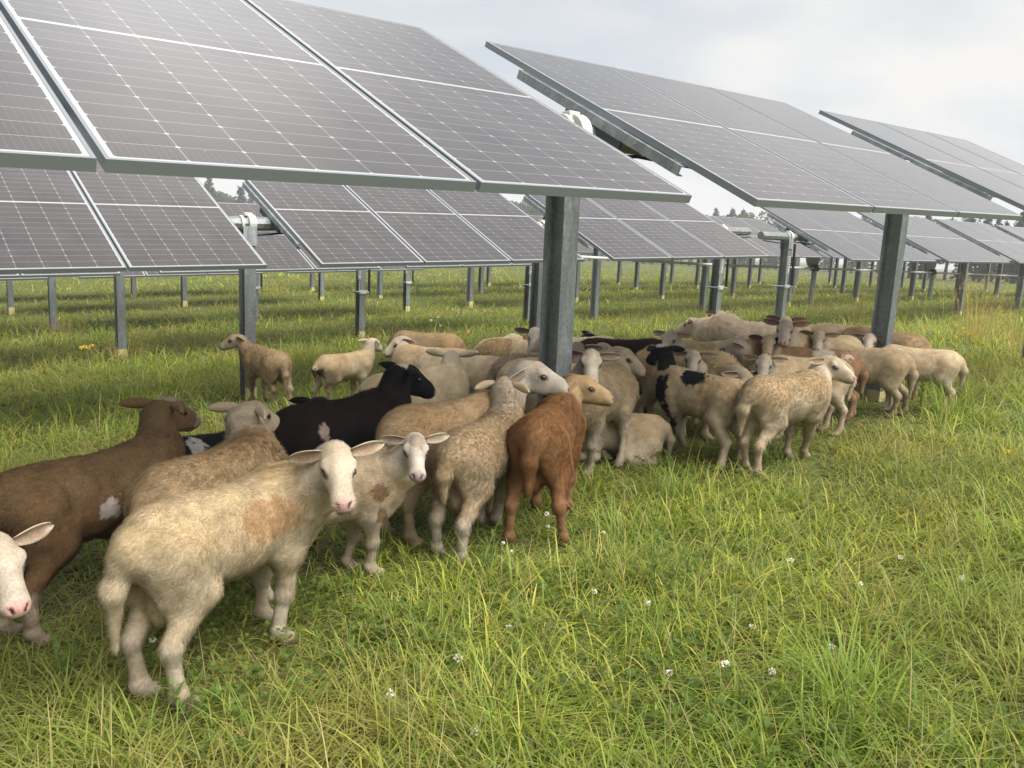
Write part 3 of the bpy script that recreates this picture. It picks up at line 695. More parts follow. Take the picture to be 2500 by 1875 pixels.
SHEEP = {
'a1': ([0.931,2.449,-0.095],20.7,0.879,[0.229,-0.248,0.664],-110.2,24,[[-0.299,0.046,-0.008],[-0.289,-0.118,0.003],[0.253,0.104,-0.002],[0.16,-0.07,0.007]],False),
'a2': ([0.704,3.174,-0.142],23.2,0.901,[0.442,0.134,0.684],31.1,16,[[-0.298,0.095,-0.01],[-0.3,-0.07,0.0],[0.207,0.086,-0.005],[0.207,-0.086,0.008]],False),
'a3': ([-0.047,2.555,-0.137],17.4,0.86,[0.264,-0.266,0.563],-82.8,22,[[-0.285,0.09,-0.011],[-0.285,-0.09,-0.0],[0.198,0.082,-0.001],[0.198,-0.082,0.009]],False),
'a4': ([1.066,2.931,-0.116],32.3,0.886,[0.433,0.148,0.648],25.6,16,[[-0.293,0.093,-0.007],[-0.293,-0.093,0.005],[0.204,0.084,-0.005],[0.204,-0.084,0.006]],False),
'a5': ([1.65,4.446,-0.195],9.9,0.9,[0.546,-0.177,0.481],33.1,20,None,True),
'a6': ([1.865,3.431,-0.116],12.6,0.941,[0.506,0.065,0.699],-3.0,22,[[-0.311,0.099,-0.014],[-0.311,-0.099,0.001],[0.216,0.089,-0.002],[0.216,-0.089,0.011]],False),
'a7': ([1.469,2.817,-0.095],-12.1,0.762,[0.304,-0.174,0.59],-118.8,22,[[-0.252,0.08,-0.016],[-0.252,-0.08,-0.009],[0.125,0.084,0.002],[0.193,-0.026,0.01]],False),
'a8': ([2.254,3.059,-0.078],6.0,0.923,[0.484,-0.078,0.734],-39.1,14,[[-0.306,0.097,-0.015],[-0.306,-0.097,-0.004],[0.212,0.088,0.002],[0.212,-0.088,0.012]],False),
'a9': ([2.243,2.79,-0.064],26.4,0.829,[0.401,0.085,0.659],44.9,14,[[-0.257,0.084,-0.008],[-0.325,-0.077,0.002],[0.191,0.079,-0.003],[0.211,0.009,0.001]],False),
'a10': ([2.632,2.769,-0.049],35.2,0.873,[0.472,-0.075,0.625],-42.8,14,[[-0.34,0.088,-0.006],[-0.297,-0.153,0.01],[0.201,0.083,-0.005],[0.201,-0.083,0.005]],False),
'a11': ([3.575,3.35,-0.047],-162.0,0.908,[0.38,0.132,0.728],-134.3,22,[[-0.123,0.134,0.012],[-0.301,-0.095,-0.003],[0.162,0.053,0.002],[0.034,-0.136,-0.012]],False),
'a12': ([3.859,3.411,-0.041],134.3,0.74,[0.114,0.176,0.361],132.7,30,None,True),
'a13': ([4.256,3.074,-0.005],88.8,0.807,[0.409,-0.055,0.639],66.9,20,[[-0.337,0.199,0.01],[-0.322,0.0,0.017],[0.148,-0.038,-0.007],[0.295,-0.071,-0.016]],False),
'a14': ([4.98,4.372,-0.067],-33.5,0.95,[0.356,0.254,0.373],-21.0,45,[[-0.314,0.1,-0.025],[-0.314,-0.1,-0.018],[0.218,0.09,0.011],[0.218,-0.09,0.018]],False),
'a15': ([4.445,2.569,0.028],-5.4,0.843,[0.459,0.023,0.615],-84.5,16,[[-0.295,0.019,-0.013],[-0.339,-0.104,-0.009],[0.194,0.08,0.004],[0.312,0.04,0.01]],False),
'a16': ([6.313,3.03,0.07],114.2,0.826,[0.327,0.194,0.622],-153.6,20,[[-0.269,0.005,0.017],[-0.353,-0.176,0.024],[0.19,0.078,-0.013],[0.19,-0.078,-0.012]],False),
'a17': ([6.838,2.82,0.1],123.6,0.773,[0.348,0.203,0.44],134.8,35,[[-0.256,0.081,0.016],[-0.256,-0.081,0.016],[0.178,0.073,-0.011],[0.178,-0.073,-0.011]],False),
'a18': ([7.261,3.326,0.085],98.0,0.9,[0.032,0.219,0.537],-159.7,22,[[-0.298,0.095,0.017],[-0.298,-0.095,0.022],[0.207,0.086,-0.017],[0.207,-0.086,-0.013]],False),
'a19': ([5.879,3.219,0.045],126.1,0.841,[0.354,0.192,0.613],-150.4,18,[[-0.311,0.013,0.02],[-0.357,-0.107,0.023],[0.193,0.08,-0.014],[0.193,-0.08,-0.016]],False),
'a20': ([5.309,2.965,0.038],150.6,0.84,[0.403,0.168,0.551],-150.2,25,[[-0.278,0.088,0.018],[-0.278,-0.088,0.013],[0.193,0.08,-0.009],[0.193,-0.08,-0.013]],False),
'a21': ([4.751,3.543,-0.018],-75.0,0.92,[0.473,-0.194,0.502],-102.1,42,[[-0.305,0.097,-0.022],[-0.305,-0.097,-0.025],[0.212,0.087,0.018],[0.212,-0.087,0.015]],False),
'a22': ([5.763,3.437,0.026],152.2,0.92,[0.507,0.119,0.586],122.2,30,[[-0.305,0.097,0.024],[-0.305,-0.097,0.015],[0.212,0.087,-0.01],[0.212,-0.087,-0.017]],False),
'a23': ([4.881,3.593,-0.017],-133.9,0.82,[0.402,-0.087,0.61],-143.5,20,[[-0.271,0.086,-0.0],[-0.271,-0.086,-0.013],[0.189,0.078,0.011],[0.189,-0.078,-0.001]],False),
'a24': ([6.891,4.483,-0.008],109.4,1.0,[0.594,-0.112,0.597],86.8,15,[[-0.331,0.105,0.025],[-0.331,-0.105,0.027],[0.23,0.095,-0.019],[0.23,-0.095,-0.017]],False),
'a25': ([7.805,5.431,-0.042],-125.5,0.9,[0.396,-0.159,0.688],-143.1,20,[[-0.298,0.095,-0.005],[-0.298,-0.095,-0.017],[0.207,0.086,0.013],[0.207,-0.086,0.002]],False),
'a26': ([5.512,3.956,-0.019],166.8,0.9,[0.461,0.087,0.663],-156.8,25,[[-0.298,0.095,0.021],[-0.298,-0.095,0.009],[0.207,0.086,-0.005],[0.207,-0.086,-0.016]],False),
'a27': ([6.153,3.317,0.048],159.5,0.95,[0.456,0.123,0.717],-151.4,22,[[-0.314,0.1,0.022],[-0.314,-0.1,0.013],[0.218,0.09,-0.008],[0.218,-0.09,-0.017]],False),
'a28': ([7.206,3.992,0.037],174.7,0.95,[0.497,0.071,0.68],-149.4,20,[[-0.314,0.1,0.019],[-0.314,-0.1,0.006],[0.218,0.09,-0.003],[0.218,-0.09,-0.015]],False),
'a29': ([7.334,3.599,0.069],-62.1,0.95,[0.028,0.235,0.385],-64.0,60,[[-0.314,0.1,-0.025],[-0.314,-0.1,-0.024],[0.218,0.09,0.017],[0.218,-0.09,0.017]],False),
'a31': ([3.175,7.365,-0.341],93.9,0.805,[0.428,0.11,0.597],150.7,20,[[-0.203,0.035,0.013],[-0.415,-0.022,0.033],[0.323,-0.007,-0.03],[0.185,-0.076,-0.011]],False),
'a32': ([3.687,6.745,-0.279],9.7,0.734,[0.382,0.042,0.574],24.4,20,[[-0.222,0.161,-0.017],[-0.138,0.023,-0.005],[0.169,0.07,-0.001],[0.169,-0.07,0.009]],False),
'a33': ([4.041,5.813,-0.202],135.9,0.852,[0.343,-0.228,0.579],164.5,30,[[-0.282,0.089,0.023],[-0.282,-0.089,0.019],[0.196,0.081,-0.013],[0.196,-0.081,-0.017]],False),
'a34': ([4.727,6.947,-0.256],142.2,0.9,[0.181,-0.157,0.191],146.9,60,[[-0.298,0.095,0.024],[-0.298,-0.095,0.018],[0.207,0.086,-0.012],[0.207,-0.086,-0.018]],False),
'a35': ([2.734,4.075,-0.129],6.8,0.944,[0.449,0.184,0.661],55.8,14,[[-0.312,0.099,-0.016],[-0.312,-0.099,-0.002],[0.217,0.09,-0.0],[0.217,-0.09,0.013]],False),
'a37': ([3.638,4.821,-0.147],130.8,0.9,[0.03,-0.193,0.286],137.9,60,[[-0.298,0.095,0.024],[-0.298,-0.095,0.021],[0.207,0.086,-0.014],[0.207,-0.086,-0.017]],False),
'a38': ([4.0,5.055,-0.15],-18.1,0.9,[0.393,0.194,0.085],-20.9,60,None,True),
'a39': ([4.846,5.796,-0.171],21.0,0.9,[0.47,0.1,0.357],4.1,60,[[-0.298,0.095,-0.01],[-0.298,-0.095,0.005],[0.207,0.086,-0.005],[0.207,-0.086,0.008]],False),
'a40': ([4.669,5.297,-0.143],-24.5,0.92,[0.217,0.292,0.598],-32.3,40,[[-0.305,0.097,-0.023],[-0.305,-0.097,-0.014],[0.212,0.087,0.009],[0.212,-0.087,0.017]],False),
'a41': ([4.555,5.118,-0.135],-102.4,0.92,[0.384,-0.147,0.73],-130.2,25,[[-0.305,0.097,-0.013],[-0.305,-0.097,-0.023],[0.212,0.087,0.017],[0.212,-0.087,0.008]],False),
'a42': ([3.81,4.152,-0.094],16.5,0.92,[0.411,0.188,0.681],157.0,25,[[-0.305,0.097,-0.012],[-0.305,-0.097,0.003],[0.212,0.087,-0.004],[0.212,-0.087,0.01]],False),
'a43': ([5.162,5.065,-0.109],-33.7,0.92,[0.182,0.295,0.567],-36.4,35,[[-0.305,0.097,-0.025],[-0.305,-0.097,-0.017],[0.212,0.087,0.011],[0.212,-0.087,0.018]],False),
'a44': ([3.696,3.642,-0.063],-42.4,0.92,[0.312,0.258,0.657],-56.5,25,[[-0.305,0.097,-0.025],[-0.305,-0.097,-0.02],[0.212,0.087,0.013],[0.212,-0.087,0.018]],False),
'a45': ([4.055,4.123,-0.084],-26.2,0.92,[0.38,0.237,0.625],12.8,25,[[-0.305,0.097,-0.024],[-0.305,-0.097,-0.015],[0.212,0.087,0.009],[0.212,-0.087,0.017]],False),
'a46': ([3.919,4.152,-0.091],-25.1,0.92,[0.123,-0.217,0.684],-135.3,27,[[-0.305,0.097,-0.024],[-0.305,-0.097,-0.014],[0.212,0.087,0.009],[0.212,-0.087,0.017]],False),
}
CREAM, TAN, GREY, WOOL = (.42, .345, .225), (.36, .27, .165), (.42, .36, .26), (.33, .25, .15)
BLACK, BRED, BRN, DKB = (.010, .010, .012), (.245, .125, .052), (.150, .088, .043), (.030, .018, .013)
BK = (.011, .011, .013)
LOOK = {   # the look of each animal: keyword arguments for make_sheep and its label
 'a1': (dict(body=CREAM, top=(.46, .36, .21), headc=(.50, .43, .33), legc=(.46, .395, .29), ram=True, ears=(.05, (-.02, .45)), mane=.35, tail=(.02, .34), spots=[((.10, .0, .56), (.14, .3, .09), (.38, .25, .13))], seed=1),
    'large cream hair sheep standing front left, looking straight back at the camera'),
 'a2': (dict(body=BRN, top=(.165, .108, .055), headc=(.24, .155, .085), legc=(.17, .085, .035), leglow=(.46, .38, .27), ram=True, ears=(-.1, .05), spots=[((-.04, -.2, .49), (.06, .1, .07), (.48, .42, .38)), ((.06, -.2, .46), (.03, .1, .035), (.48, .42, .38)), ((-.03, 0, .075, 1), (.06, .05, .03), (.40, .33, .25)), ((.175, 0, -.025, 1), (.045, .05, .05), (.40, .33, .27))], seed=2),
    'brown sheep with a pale scuffed flank patch, standing at the left edge'),
 'a3': (dict(body=CREAM, headc=(.52, .45, .36), ears=(0., .05), muzzle=(.55, .30, .26), seed=3, nhair=30000), 'white faced sheep at the left edge, only its head in the picture'),
 'a4': (dict(body=(.33, .25, .15), top=(.37, .265, .145), headc=(.56, .47, .35), wool=.28, hair=.019, mane=.3, ears=(-.1, .12), spots=[((-.10, 0, -.09, 1), (.13, .12, .14), (.46, .39, .29))], seed=4), 'fluffy tan sheep with a pale bare neck, between the brown and black ones'),
 'a5': (dict(body=BLACK, headc=BLACK, top=BLACK, legc=BLACK, bellyc=BLACK, stain=0, muzzle=BK, spots=[((-.22, -.05, .62), (.07, .12, .07), (.5, .46, .42))], seed=5, nhair=16000, vox=.008), 'black sheep with a small white mark, low behind the fluffy tan one'),
 'a6': (dict(body=BLACK, headc=BLACK, top=(.018, .012, .010), legc=BLACK, bellyc=BLACK, stain=0, muzzle=(.30, .25, .23), ears=(.15, -.05), mane=.35, spots=[((-.24, -.12, .58), (.045, .07, .045), (.34, .27, .21)), ((-.055, .0, .07, 1), (.035, .05, .04), (.45, .38, .3)), ((-.40, -.12, .36), (.05, .08, .1), (.16, .13, .10))], seed=6), 'large black sheep with a tan rump spot and pale poll stripe'),
 'a7': (dict(body=(.44, .37, .27), headc=(.56, .50, .42), ears=(.0, (.02, .20)), muzzle=(.34, .25, .24), spots=[((.23, -.14, .53), (.05, .12, .055), (.22, .14, .075)), ((.26, -.14, .40), (.035, .12, .055), (.22, .14, .07)), ((.02, .005, .05, 1), (.05, .035, .06), (.34, .27, .20))], seed=7), 'young cream sheep with two brown shoulder spots, facing the camera'),
 'a8': (dict(body=(.36, .275, .17), top=(.36, .25, .13), headc=(.48, .43, .36), ears=(-.25, .75), muzzle=(.46, .36, .33), headsize=1.08, seed=8), 'smooth tan sheep with a big pale Roman nosed head in profile against the post'),
 'a9': (dict(body=(.36, .28, .175), top=(.37, .275, .16), headc=(.46, .38, .27), legc=(.46, .40, .31), wool=.7, hair=.016, mane=.2, ears=(-.2, .30), tail=(.0, .22), spots=[((-.10, 0, -.09, 1), (.13, .12, .14), (.42, .35, .25))], ram=True, seed=9), 'curly woolled tan sheep seen from behind, left of the red-brown one'),
 'a10': (dict(body=BRED, top=(.21, .11, .048), headc=(.42, .30, .165), legc=(.28, .155, .075), bellyc=(.2, .10, .045), muzzle=(.42, .30, .22), ram=True, tail=(.0, .27), ears=(-.05, (.10, .95)), wool=.12, hair=.017, stain=.1, fat=.95, earc=(.32, .20, .11), seed=10), 'red-brown sheep with a pale tan face, rump towards the camera'),
 'a11': (dict(body=(.30, .235, .145), top=(.29, .22, .13), headc=(.47, .42, .34), legc=(.40, .34, .24), bellyc=(.42, .36, .27), wool=.35, hair=.018, ears=(0., .15), earc=(.25, .20, .16), seed=11), 'grey-tan fluffy sheep facing forward just right of the near post'),
 'a12': (dict(body=(.42, .35, .24), wool=.15, seed=12), 'pale sheep lying in the grass behind the legs of the grey-tan one'),
 'a13': (dict(body=(.44, .36, .24), top=(.42, .32, .19), headc=BK, legc=(.46, .38, .27), wool=.35, hair=.019, ears=(-.1, .1), earc=BK, muzzle=BK, seed=13,
    spots=[((.03, .06, .67), (.12, .11, .07), BK), ((.30, .13, .52), (.085, .11, .13), BK), ((.25, .13, .30), (.085, .13, .15), BK), ((.25, .10, .13), (.09, .09, .2), BK), ((.25, -.11, .16), (.12, .09, .22), BK), ((.36, .02, .74), (.07, .16, .085), BK), ((-.06, .0, .06, 1), (.06, .07, .045), (.5, .45, .38))]), 'cream and black pied sheep with black forelegs and a black neck band'),
 'a14': (dict(body=DKB, top=(.040, .022, .015), headc=BK, legc=BK, bellyc=BK, stain=0, muzzle=BK, wool=.3, hair=.018, seed=14, nhair=14000), 'dark brown sheep behind the pied one, its head hidden'),
 'a15': (dict(stain=.12, body=(.44, .36, .235), top=(.42, .31, .175), headc=(.56, .47, .36), wool=.3, hair=.019, tail=(.02, .30), ears=(-.05, .12), seed=15), 'cream lamb with a long tail, head turned right, in front of the right hand group'),
 'a16': (dict(body=(.42, .34, .22), top=(.38, .29, .17), headc=(.50, .43, .34), earc=(.30, .23, .17), tail=(.0, .30), ears=(0., .05), seed=16), 'cream sheep standing side on before the big right post, dark eared face to the camera'),
 'a17': (dict(body=(.44, .365, .25), headc=(.5, .43, .34), seed=17), 'rightmost standing sheep, cream, half behind tall green weeds'),
 'a18': (dict(body=(.37, .28, .165), top=(.36, .26, .14), headc=(.54, .47, .39), wool=.4, hair=.02, ears=(.0, .2), seed=18), 'tan woolly sheep behind the big right post, white face peeping out left of it'),
 'a19': (dict(body=(.27, .165, .09), top=(.25, .15, .08), headc=(.42, .34, .24), legc=(.33, .21, .125), earc=(.10, .075, .06), ears=(0., .05), tail=(.0, .28), spots=[((-.10, .0, .62), (.10, .2, .08), (.52, .44, .34)), ((-.30, 0, .64), (.07, .15, .05), (.50, .42, .32))], seed=19), 'brown and white patched sheep with dark ears in the right hand group'),
 'a20': (dict(body=(.44, .36, .24), headc=(.50, .45, .37), muzzle=(.12, .09, .085), ears=(0., .18), seed=20), 'cream sheep with a speckled face and dark nose, low in the right hand group'),
 'a21': (dict(body=(.44, .36, .22), headc=(.47, .41, .32), wool=.4, hair=.022, seed=21), 'cream woolly sheep dropping its head behind the pied one'),
 'a22': (dict(body=(.34, .27, .18), headc=(.47, .42, .35), wool=.6, hair=.022, ears=(-.2, .5), seed=22), 'grey faced sheep in profile facing left in the middle of the right hand group'),
 'a23': (dict(body=(.47, .40, .28), headc=(.48, .43, .35), ears=(0., .15), earc=(.28, .22, .18), seed=23), 'cream sheep with a broad grey face showing over the back of the pied one'),
 'a24': (dict(body=(.56, .46, .33), top=(.55, .45, .32), headc=(.55, .45, .33), mane=.7, hair=.022, stain=0., neckw=1.35, nhair=26000, ears=(0., .0), earc=(.14, .10, .08), seed=24), 'large cream ram with a shaggy mane along its shoulders, head turned away'),
 'a25': (dict(body=CREAM, headc=(.48, .40, .28), ears=(0., .1), seed=25), 'cream face peeping over the shaggy mane'),
 'a26': (dict(body=CREAM, headc=(.54, .47, .38), ears=(0., .25), seed=26), 'white faced sheep left of the maned ram'),
 'a27': (dict(body=CREAM, headc=(.50, .43, .35), ears=(0., -.02), earc=(.30, .22, .17), seed=27), 'cream sheep at the back of the right hand group with a long pale face'),
 'a28': (dict(body=CREAM, headc=(.46, .39, .30), ears=(.0, -.02), earc=(.28, .20, .15), seed=28), 'sheep hidden behind the long pale face, only its crown and ears showing'),
 'a29': (dict(body=(.47, .39, .265), seed=29), 'cream back of a resting sheep behind the right hand group'),
 'a31': (dict(body=(.33, .25, .15), top=(.32, .235, .13), headc=(.42, .34, .24), legc=(.38, .28, .17), wool=.7, hair=.018, tail=(.0, .38), ears=(-.25, .5), seed=31), 'curly tan lamb standing apart by a post at left, looking left'),
 'a32': (dict(body=(.42, .345, .235), top=(.40, .30, .17), headc=(.50, .43, .34), ram=True, ears=(-.1, .25), spots=[((-.46, -.02, .42), (.09, .16, .14), (.10, .085, .06))], tail=(0., .16), seed=32), 'cream lamb with a dirty dark rump, right of the curly lamb'),
 'a33': (dict(body=(.43, .345, .225), top=(.42, .31, .18), headc=(.46, .39, .30), wool=.1, ears=(-.2, .45), seed=33), 'cream sheep facing left with its head lowered, back left of the group'),
 'a34': (dict(body=(.28, .21, .13), wool=.3, seed=34), 'dull brown sheep grazing behind the cream one at back left'),
 'a35': (dict(body=(.50, .43, .31), headc=(.52, .45, .35), ears=(0., -.25), seed=35), 'pale sheep seen from behind with both ears raised, beyond the black one'),
 'a37': (dict(body=(.45, .385, .28), wool=.1, seed=37), 'pale round rump of a sheep left of the near post'),
 'a38': (dict(body=(.27, .17, .10), wool=.25, seed=38), 'rusty brown sheep lying behind the smooth tan one'),
 'a39': (dict(body=(.44, .40, .31), headc=(.48, .42, .34), spots=[((-.45, .06, .50), (.06, .06, .06), BK), ((-.46, -.07, .55), (.05, .05, .06), BK), ((-.40, -.15, .45), (.06, .06, .08), BK), ((.1, -.15, .55), (.05, .09, .05), BK)], seed=39), 'white sheep with black rump spots at the back, left of the near post'),
 'a40': (dict(body=(.31, .215, .115), top=(.32, .22, .11), wool=.55, hair=.022, seed=40), 'ginger woolly sheep beside the spotted one left of the near post'),
 'a41': (dict(body=CREAM, headc=(.58, .51, .43), ears=(0., .12), earc=(.22, .18, .15), seed=41), 'bright white face with dark ears just left of the near post'),
 'a42': (dict(body=(.47, .38, .28), headc=(.50, .42, .33), seed=42), 'cream sheep half hidden behind the near post, neck and ear showing'),
 'a43': (dict(body=(.46, .40, .30), headc=BK, earc=BK, muzzle=(.35, .3, .27), ears=(-.3, .1), seed=43), 'white sheep with a black head, right of the near post at the back'),
 'a44': (dict(body=(.44, .36, .24), headc=(.48, .40, .30), ears=(-.2, .55), seed=44), 'tan white sheep looking right in profile, front of the trio right of the near post'),
 'a45': (dict(body=(.42, .33, .21), headc=(.46, .38, .28), ears=(-.2, .5), seed=45), 'tan sheep turned away in the middle of the trio right of the near post'),
 'a46': (dict(body=(.26, .21, .16), headc=(.34, .29, .24), wool=.6, hair=.022, seed=46), 'greyish wrinkled woolly sheep tucked against the near post'),
}
NEAR = {'a1': (.0052, 110000), 'a2': (.0055, 75000), 'a3': (.0056, 40000), 'a4': (.0056, 65000), 'a6': (.0058, 60000), 'a7': (.0052, 60000), 'a8': (.0056, 50000), 'a9': (.0058, 90000), 'a10': (.0056, 95000), 'a11': (.0065, 40000), 'a13': (.007, 34000), 'a15': (.007, 34000), 'a12': (.009, 20000), 'a16': (.009, 20000), 'a31': (.009, 22000), 'a32': (.009, 18000), 'a35': (.009, 18000), 'a24': (.009, 20000)}
for i_, (id_, v) in enumerate(SHEEP.items()):
    pos, yaw, s, head, hy, hp, feet, lying = v; kw, lab = LOOK[id_]; kw = dict(kw)
    vx, nh = NEAR.get(id_, (.0105, 10000)); kw.setdefault('vox', vx); kw.setdefault('nhair', nh)
    o = make_sheep('sheep', pos, R_(yaw), s, head, R_(hy), R_(hp), feet=feet, lying=lying, **kw)
    tag(o, lab, 'sheep', 'flock of sheep under the panels')
S1 = [(.46, .34, .15), (.36, .27, .11), (.52, .41, .21)]; G1 = [(.20, .30, .050), (.16, .25, .04), (.26, .32, .07)]
PLANTS = [
('tall_grass_clump',13.2,4.6,120,1.0,.0022,.16,.35,S1,0.16,'tallest clump of dry tan grass, at the far right behind the resting sheep','grass clump','tall dry grass clumps',60,1),
('tall_grass_clump',16.37,8.08,70,0.95,.0022,.16,.35,S1,0.16,'dry tan grass clump at the foot of a post left of the big right post','grass clump','tall dry grass clumps',35,2),
('tall_grass_clump',19.13,11.45,60,0.8,.0022,.16,.35,S1,0.16,'dry tan grass around the foot of the motor post','grass clump','tall dry grass clumps',30,3),
('tall_grass_clump',18.83,12.67,60,0.75,.0022,.16,.35,S1,0.16,'thin dry grass clump just right of the paired posts behind the maned sheep','grass clump','tall dry grass clumps',30,4),
('tall_grass_clump',18.36,13.86,50,0.7,.0022,.16,.35,S1,0.16,'thin dry grass clump just left of the paired posts behind the maned sheep','grass clump','tall dry grass clumps',25,5),
('tall_grass_clump',17.03,9.25,60,0.7,.0022,.16,.35,S1,0.16,'sparse dry grass clump right of the motor post','grass clump','tall dry grass clumps',30,6),
('tall_grass_clump',12.21,3.78,80,0.55,.0022,.16,.35,S1,0.16,'low dry grass patch at the right edge of the picture','grass clump','tall dry grass clumps',40,7),
('tall_grass_clump',3.25,16.66,50,0.35,.0022,.16,.35,S1,0.16,'flattened dry grass around a yellow based post at far left','grass clump','tall dry grass clumps',25,8),
('tall_grass_clump',2.98,11.53,50,0.3,.0022,.16,.35,S1,0.16,'flattened dry grass around the nearer yellow based post at left','grass clump','tall dry grass clumps',25,9),
('grass_tuft',2.14,0.94,90,0.34,0.003,0.5,1.3,G1,0.045,'large arching bright green tuft in the lower right corner','grass tuft','fresh green grass tufts',0,21),
('grass_tuft',3.46,2.6,80,0.24,0.0028,0.5,1.3,G1,0.045,'bright green tuft in front of the lying sheep','grass tuft','fresh green grass tufts',0,22),
('grass_tuft',1.31,1.49,60,0.26,0.0026,0.5,1.3,G1,0.045,'arching green tuft at the bottom centre','grass tuft','fresh green grass tufts',0,23),
('grass_tuft',0.53,2.05,50,0.24,0.0026,0.5,1.3,G1,0.045,'green tuft at the bottom left','grass tuft','fresh green grass tufts',0,24),
('grass_tuft',6.73,2.46,90,0.42,0.003,0.3,0.8,G1,0.1,'tall dark green tuft in front of the rightmost sheep','grass tuft','fresh green grass tufts',0,25),
('grass_tuft',2.73,2.37,60,0.22,0.0026,0.5,1.3,G1,0.045,'green tuft right of the red-brown sheep','grass tuft','fresh green grass tufts',0,26),
('grass_tuft',3.68,2.11,70,0.22,0.0026,0.5,1.3,G1,0.045,'green tuft below the short tailed sheep','grass tuft','fresh green grass tufts',0,27),
('grass_tuft',3.79,1.12,60,0.25,0.0026,0.5,1.3,G1,0.045,'yellow green tuft near the right edge of the picture','grass tuft','fresh green grass tufts',0,28),
('grass_tuft',3.06,0.98,70,0.26,0.0026,0.5,1.3,G1,0.045,'green tuft near the right edge above the lower corner','grass tuft','fresh green grass tufts',0,29),
('grass_tuft',0.8,1.91,50,0.2,0.0024,0.5,1.3,G1,0.045,'low green tuft left of bottom centre','grass tuft','fresh green grass tufts',0,30),
('grass_tuft',2.02,1.58,60,0.2,0.0024,0.5,1.3,G1,0.045,'low green tuft in the open grass right of centre','grass tuft','fresh green grass tufts',0,31),
('grass_tuft',3.57,15.09,60,0.35,0.004,0.3,0.8,G1,0.1,'green tuft beside a post in the left meadow','grass tuft','fresh green grass tufts',0,32)]
WEEDS = [
(2.31,1.81,0.26,3,'upright leafy weed right of centre in the open grass',1),
(1.98,2.42,0.22,3,'leafy weed stalk just right of the curly sheep',2),
(4.89,2.8,0.3,3,'thin leafy weed in front of the short tailed sheep',3),
(4.31,2.59,0.24,3,'leafy weed at the hind feet of the short tailed sheep',4),
(7.08,2.83,0.34,4,'dark leafy weeds before the legs of the far right sheep',5),
(0.69,2.18,0.14,2,'small weed beside the hind hoof of the front sheep',6),
(2.44,1.75,0.22,2,'second leafy weed in the open grass, farther right',7),
(0.49,2.67,0.2,2,'leafy weed at left below the brown sheep',8)]
CLOVER = [(2.6,2.72,0.07,0.011),(2.5,2.6,0.06,0.009),(2.6,2.34,0.07,0.009),(2.22,2.59,0.05,0.008),(2.92,1.59,0.07,0.011),(1.4,1.82,0.09,0.012),(1.15,1.81,0.07,0.012),(2.19,1.73,0.06,0.011),(2.16,2.46,0.06,0.008),(2.12,1.93,0.06,0.009),(2.31,1.37,0.06,0.01),(2.89,1.29,0.07,0.011),(3.28,1.31,0.07,0.01),(2.01,1.27,0.07,0.011),(1.84,1.35,0.07,0.01),(2.35,1.11,0.07,0.01),(1.69,1.92,0.06,0.009),(3.24,1.06,0.07,0.011),(1.21,1.49,0.08,0.012),(0.74,2.65,0.06,0.01),(2.22,2.14,0.06,0.009),(2.09,1.16,0.06,0.01),(7.41,10.71,0.4,0.02),(6.98,9.83,0.4,0.02),(7.91,11.22,0.4,0.02)]
YELLOW = [(2.5,11.56,0.3,0.022),(2.5,11.39,0.3,0.022),(2.43,11.45,0.3,0.022),(2.59,11.59,0.3,0.022),(7.18,9.63,0.3,0.022),(7.15,9.42,0.3,0.022),(12.78,4.76,0.3,0.022),(12.13,4.42,0.3,0.022),(18.02,8.45,0.3,0.022),(11.26,4.01,0.3,0.022),(2.8,4.38,0.1,0.014),(5.42,1.63,0.1,0.014)]
# ---------------------------------------------------------------- grass
SPOS = np.array([v[0] for v in SHEEP.values()])
LIE = np.array([v[0] for v in SHEEP.values() if v[7]])
def blades(P, h, w, az, lean, bend, col, seg, rng):
    """P roots (n,3); lean = tilt of the base from upright, bend = extra tilt gained towards the tip"""
    n = len(P); t = np.linspace(0, 1, seg + 1); dirh = np.stack([np.cos(az), np.sin(az), 0 * az], 1); side = np.stack([-np.sin(az), np.cos(az), 0 * az], 1)
    V = np.zeros((n, seg + 1, 2, 3), np.float32); C = np.zeros((n, seg + 1, 2, 3), np.float32); c = P.copy(); 
    for i in range(seg + 1):
        if i:
            th = lean + bend * (t[i] - .5 / seg) ** 1.2; c = c + (np.sin(th)[:, None] * dirh + np.cos(th)[:, None] * V3(0, 0, 1)) * (h / seg)[:, None]
        ww = (w * (1 - t[i] ** 1.6) * (.75 + .5 * t[i]) + .0004)[:, None]
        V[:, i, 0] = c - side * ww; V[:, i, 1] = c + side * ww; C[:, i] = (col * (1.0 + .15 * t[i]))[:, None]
    b = (np.arange(n) * (seg + 1) * 2)[:, None] + np.arange(seg)[None] * 2; b = b.ravel()
    return V.reshape(-1, 3), np.stack([b, b + 1, b + 3, b + 2], 1), C.reshape(-1, 3)
GREEN = np.array([(.095, .150, .022), (.135, .19, .030), (.175, .225, .042), (.050, .092, .022), (.225, .245, .060), (.11, .165, .045)])
STRAW = np.array([(.36, .30, .13), (.28, .25, .10), (.42, .36, .19), (.22, .22, .08)])
rng = np.random.default_rng(11)
def flock_dist(P):
    d = np.full(len(P), 9.)
    for s_ in SPOS: d = np.minimum(d, np.hypot(P[:, 0] - s_[0], P[:, 1] - s_[1]))
    return d
def n2(P, f, s): return vnoise(np.stack([P[:, 0], P[:, 1], 0 * P[:, 0] + s], 1), f, s)
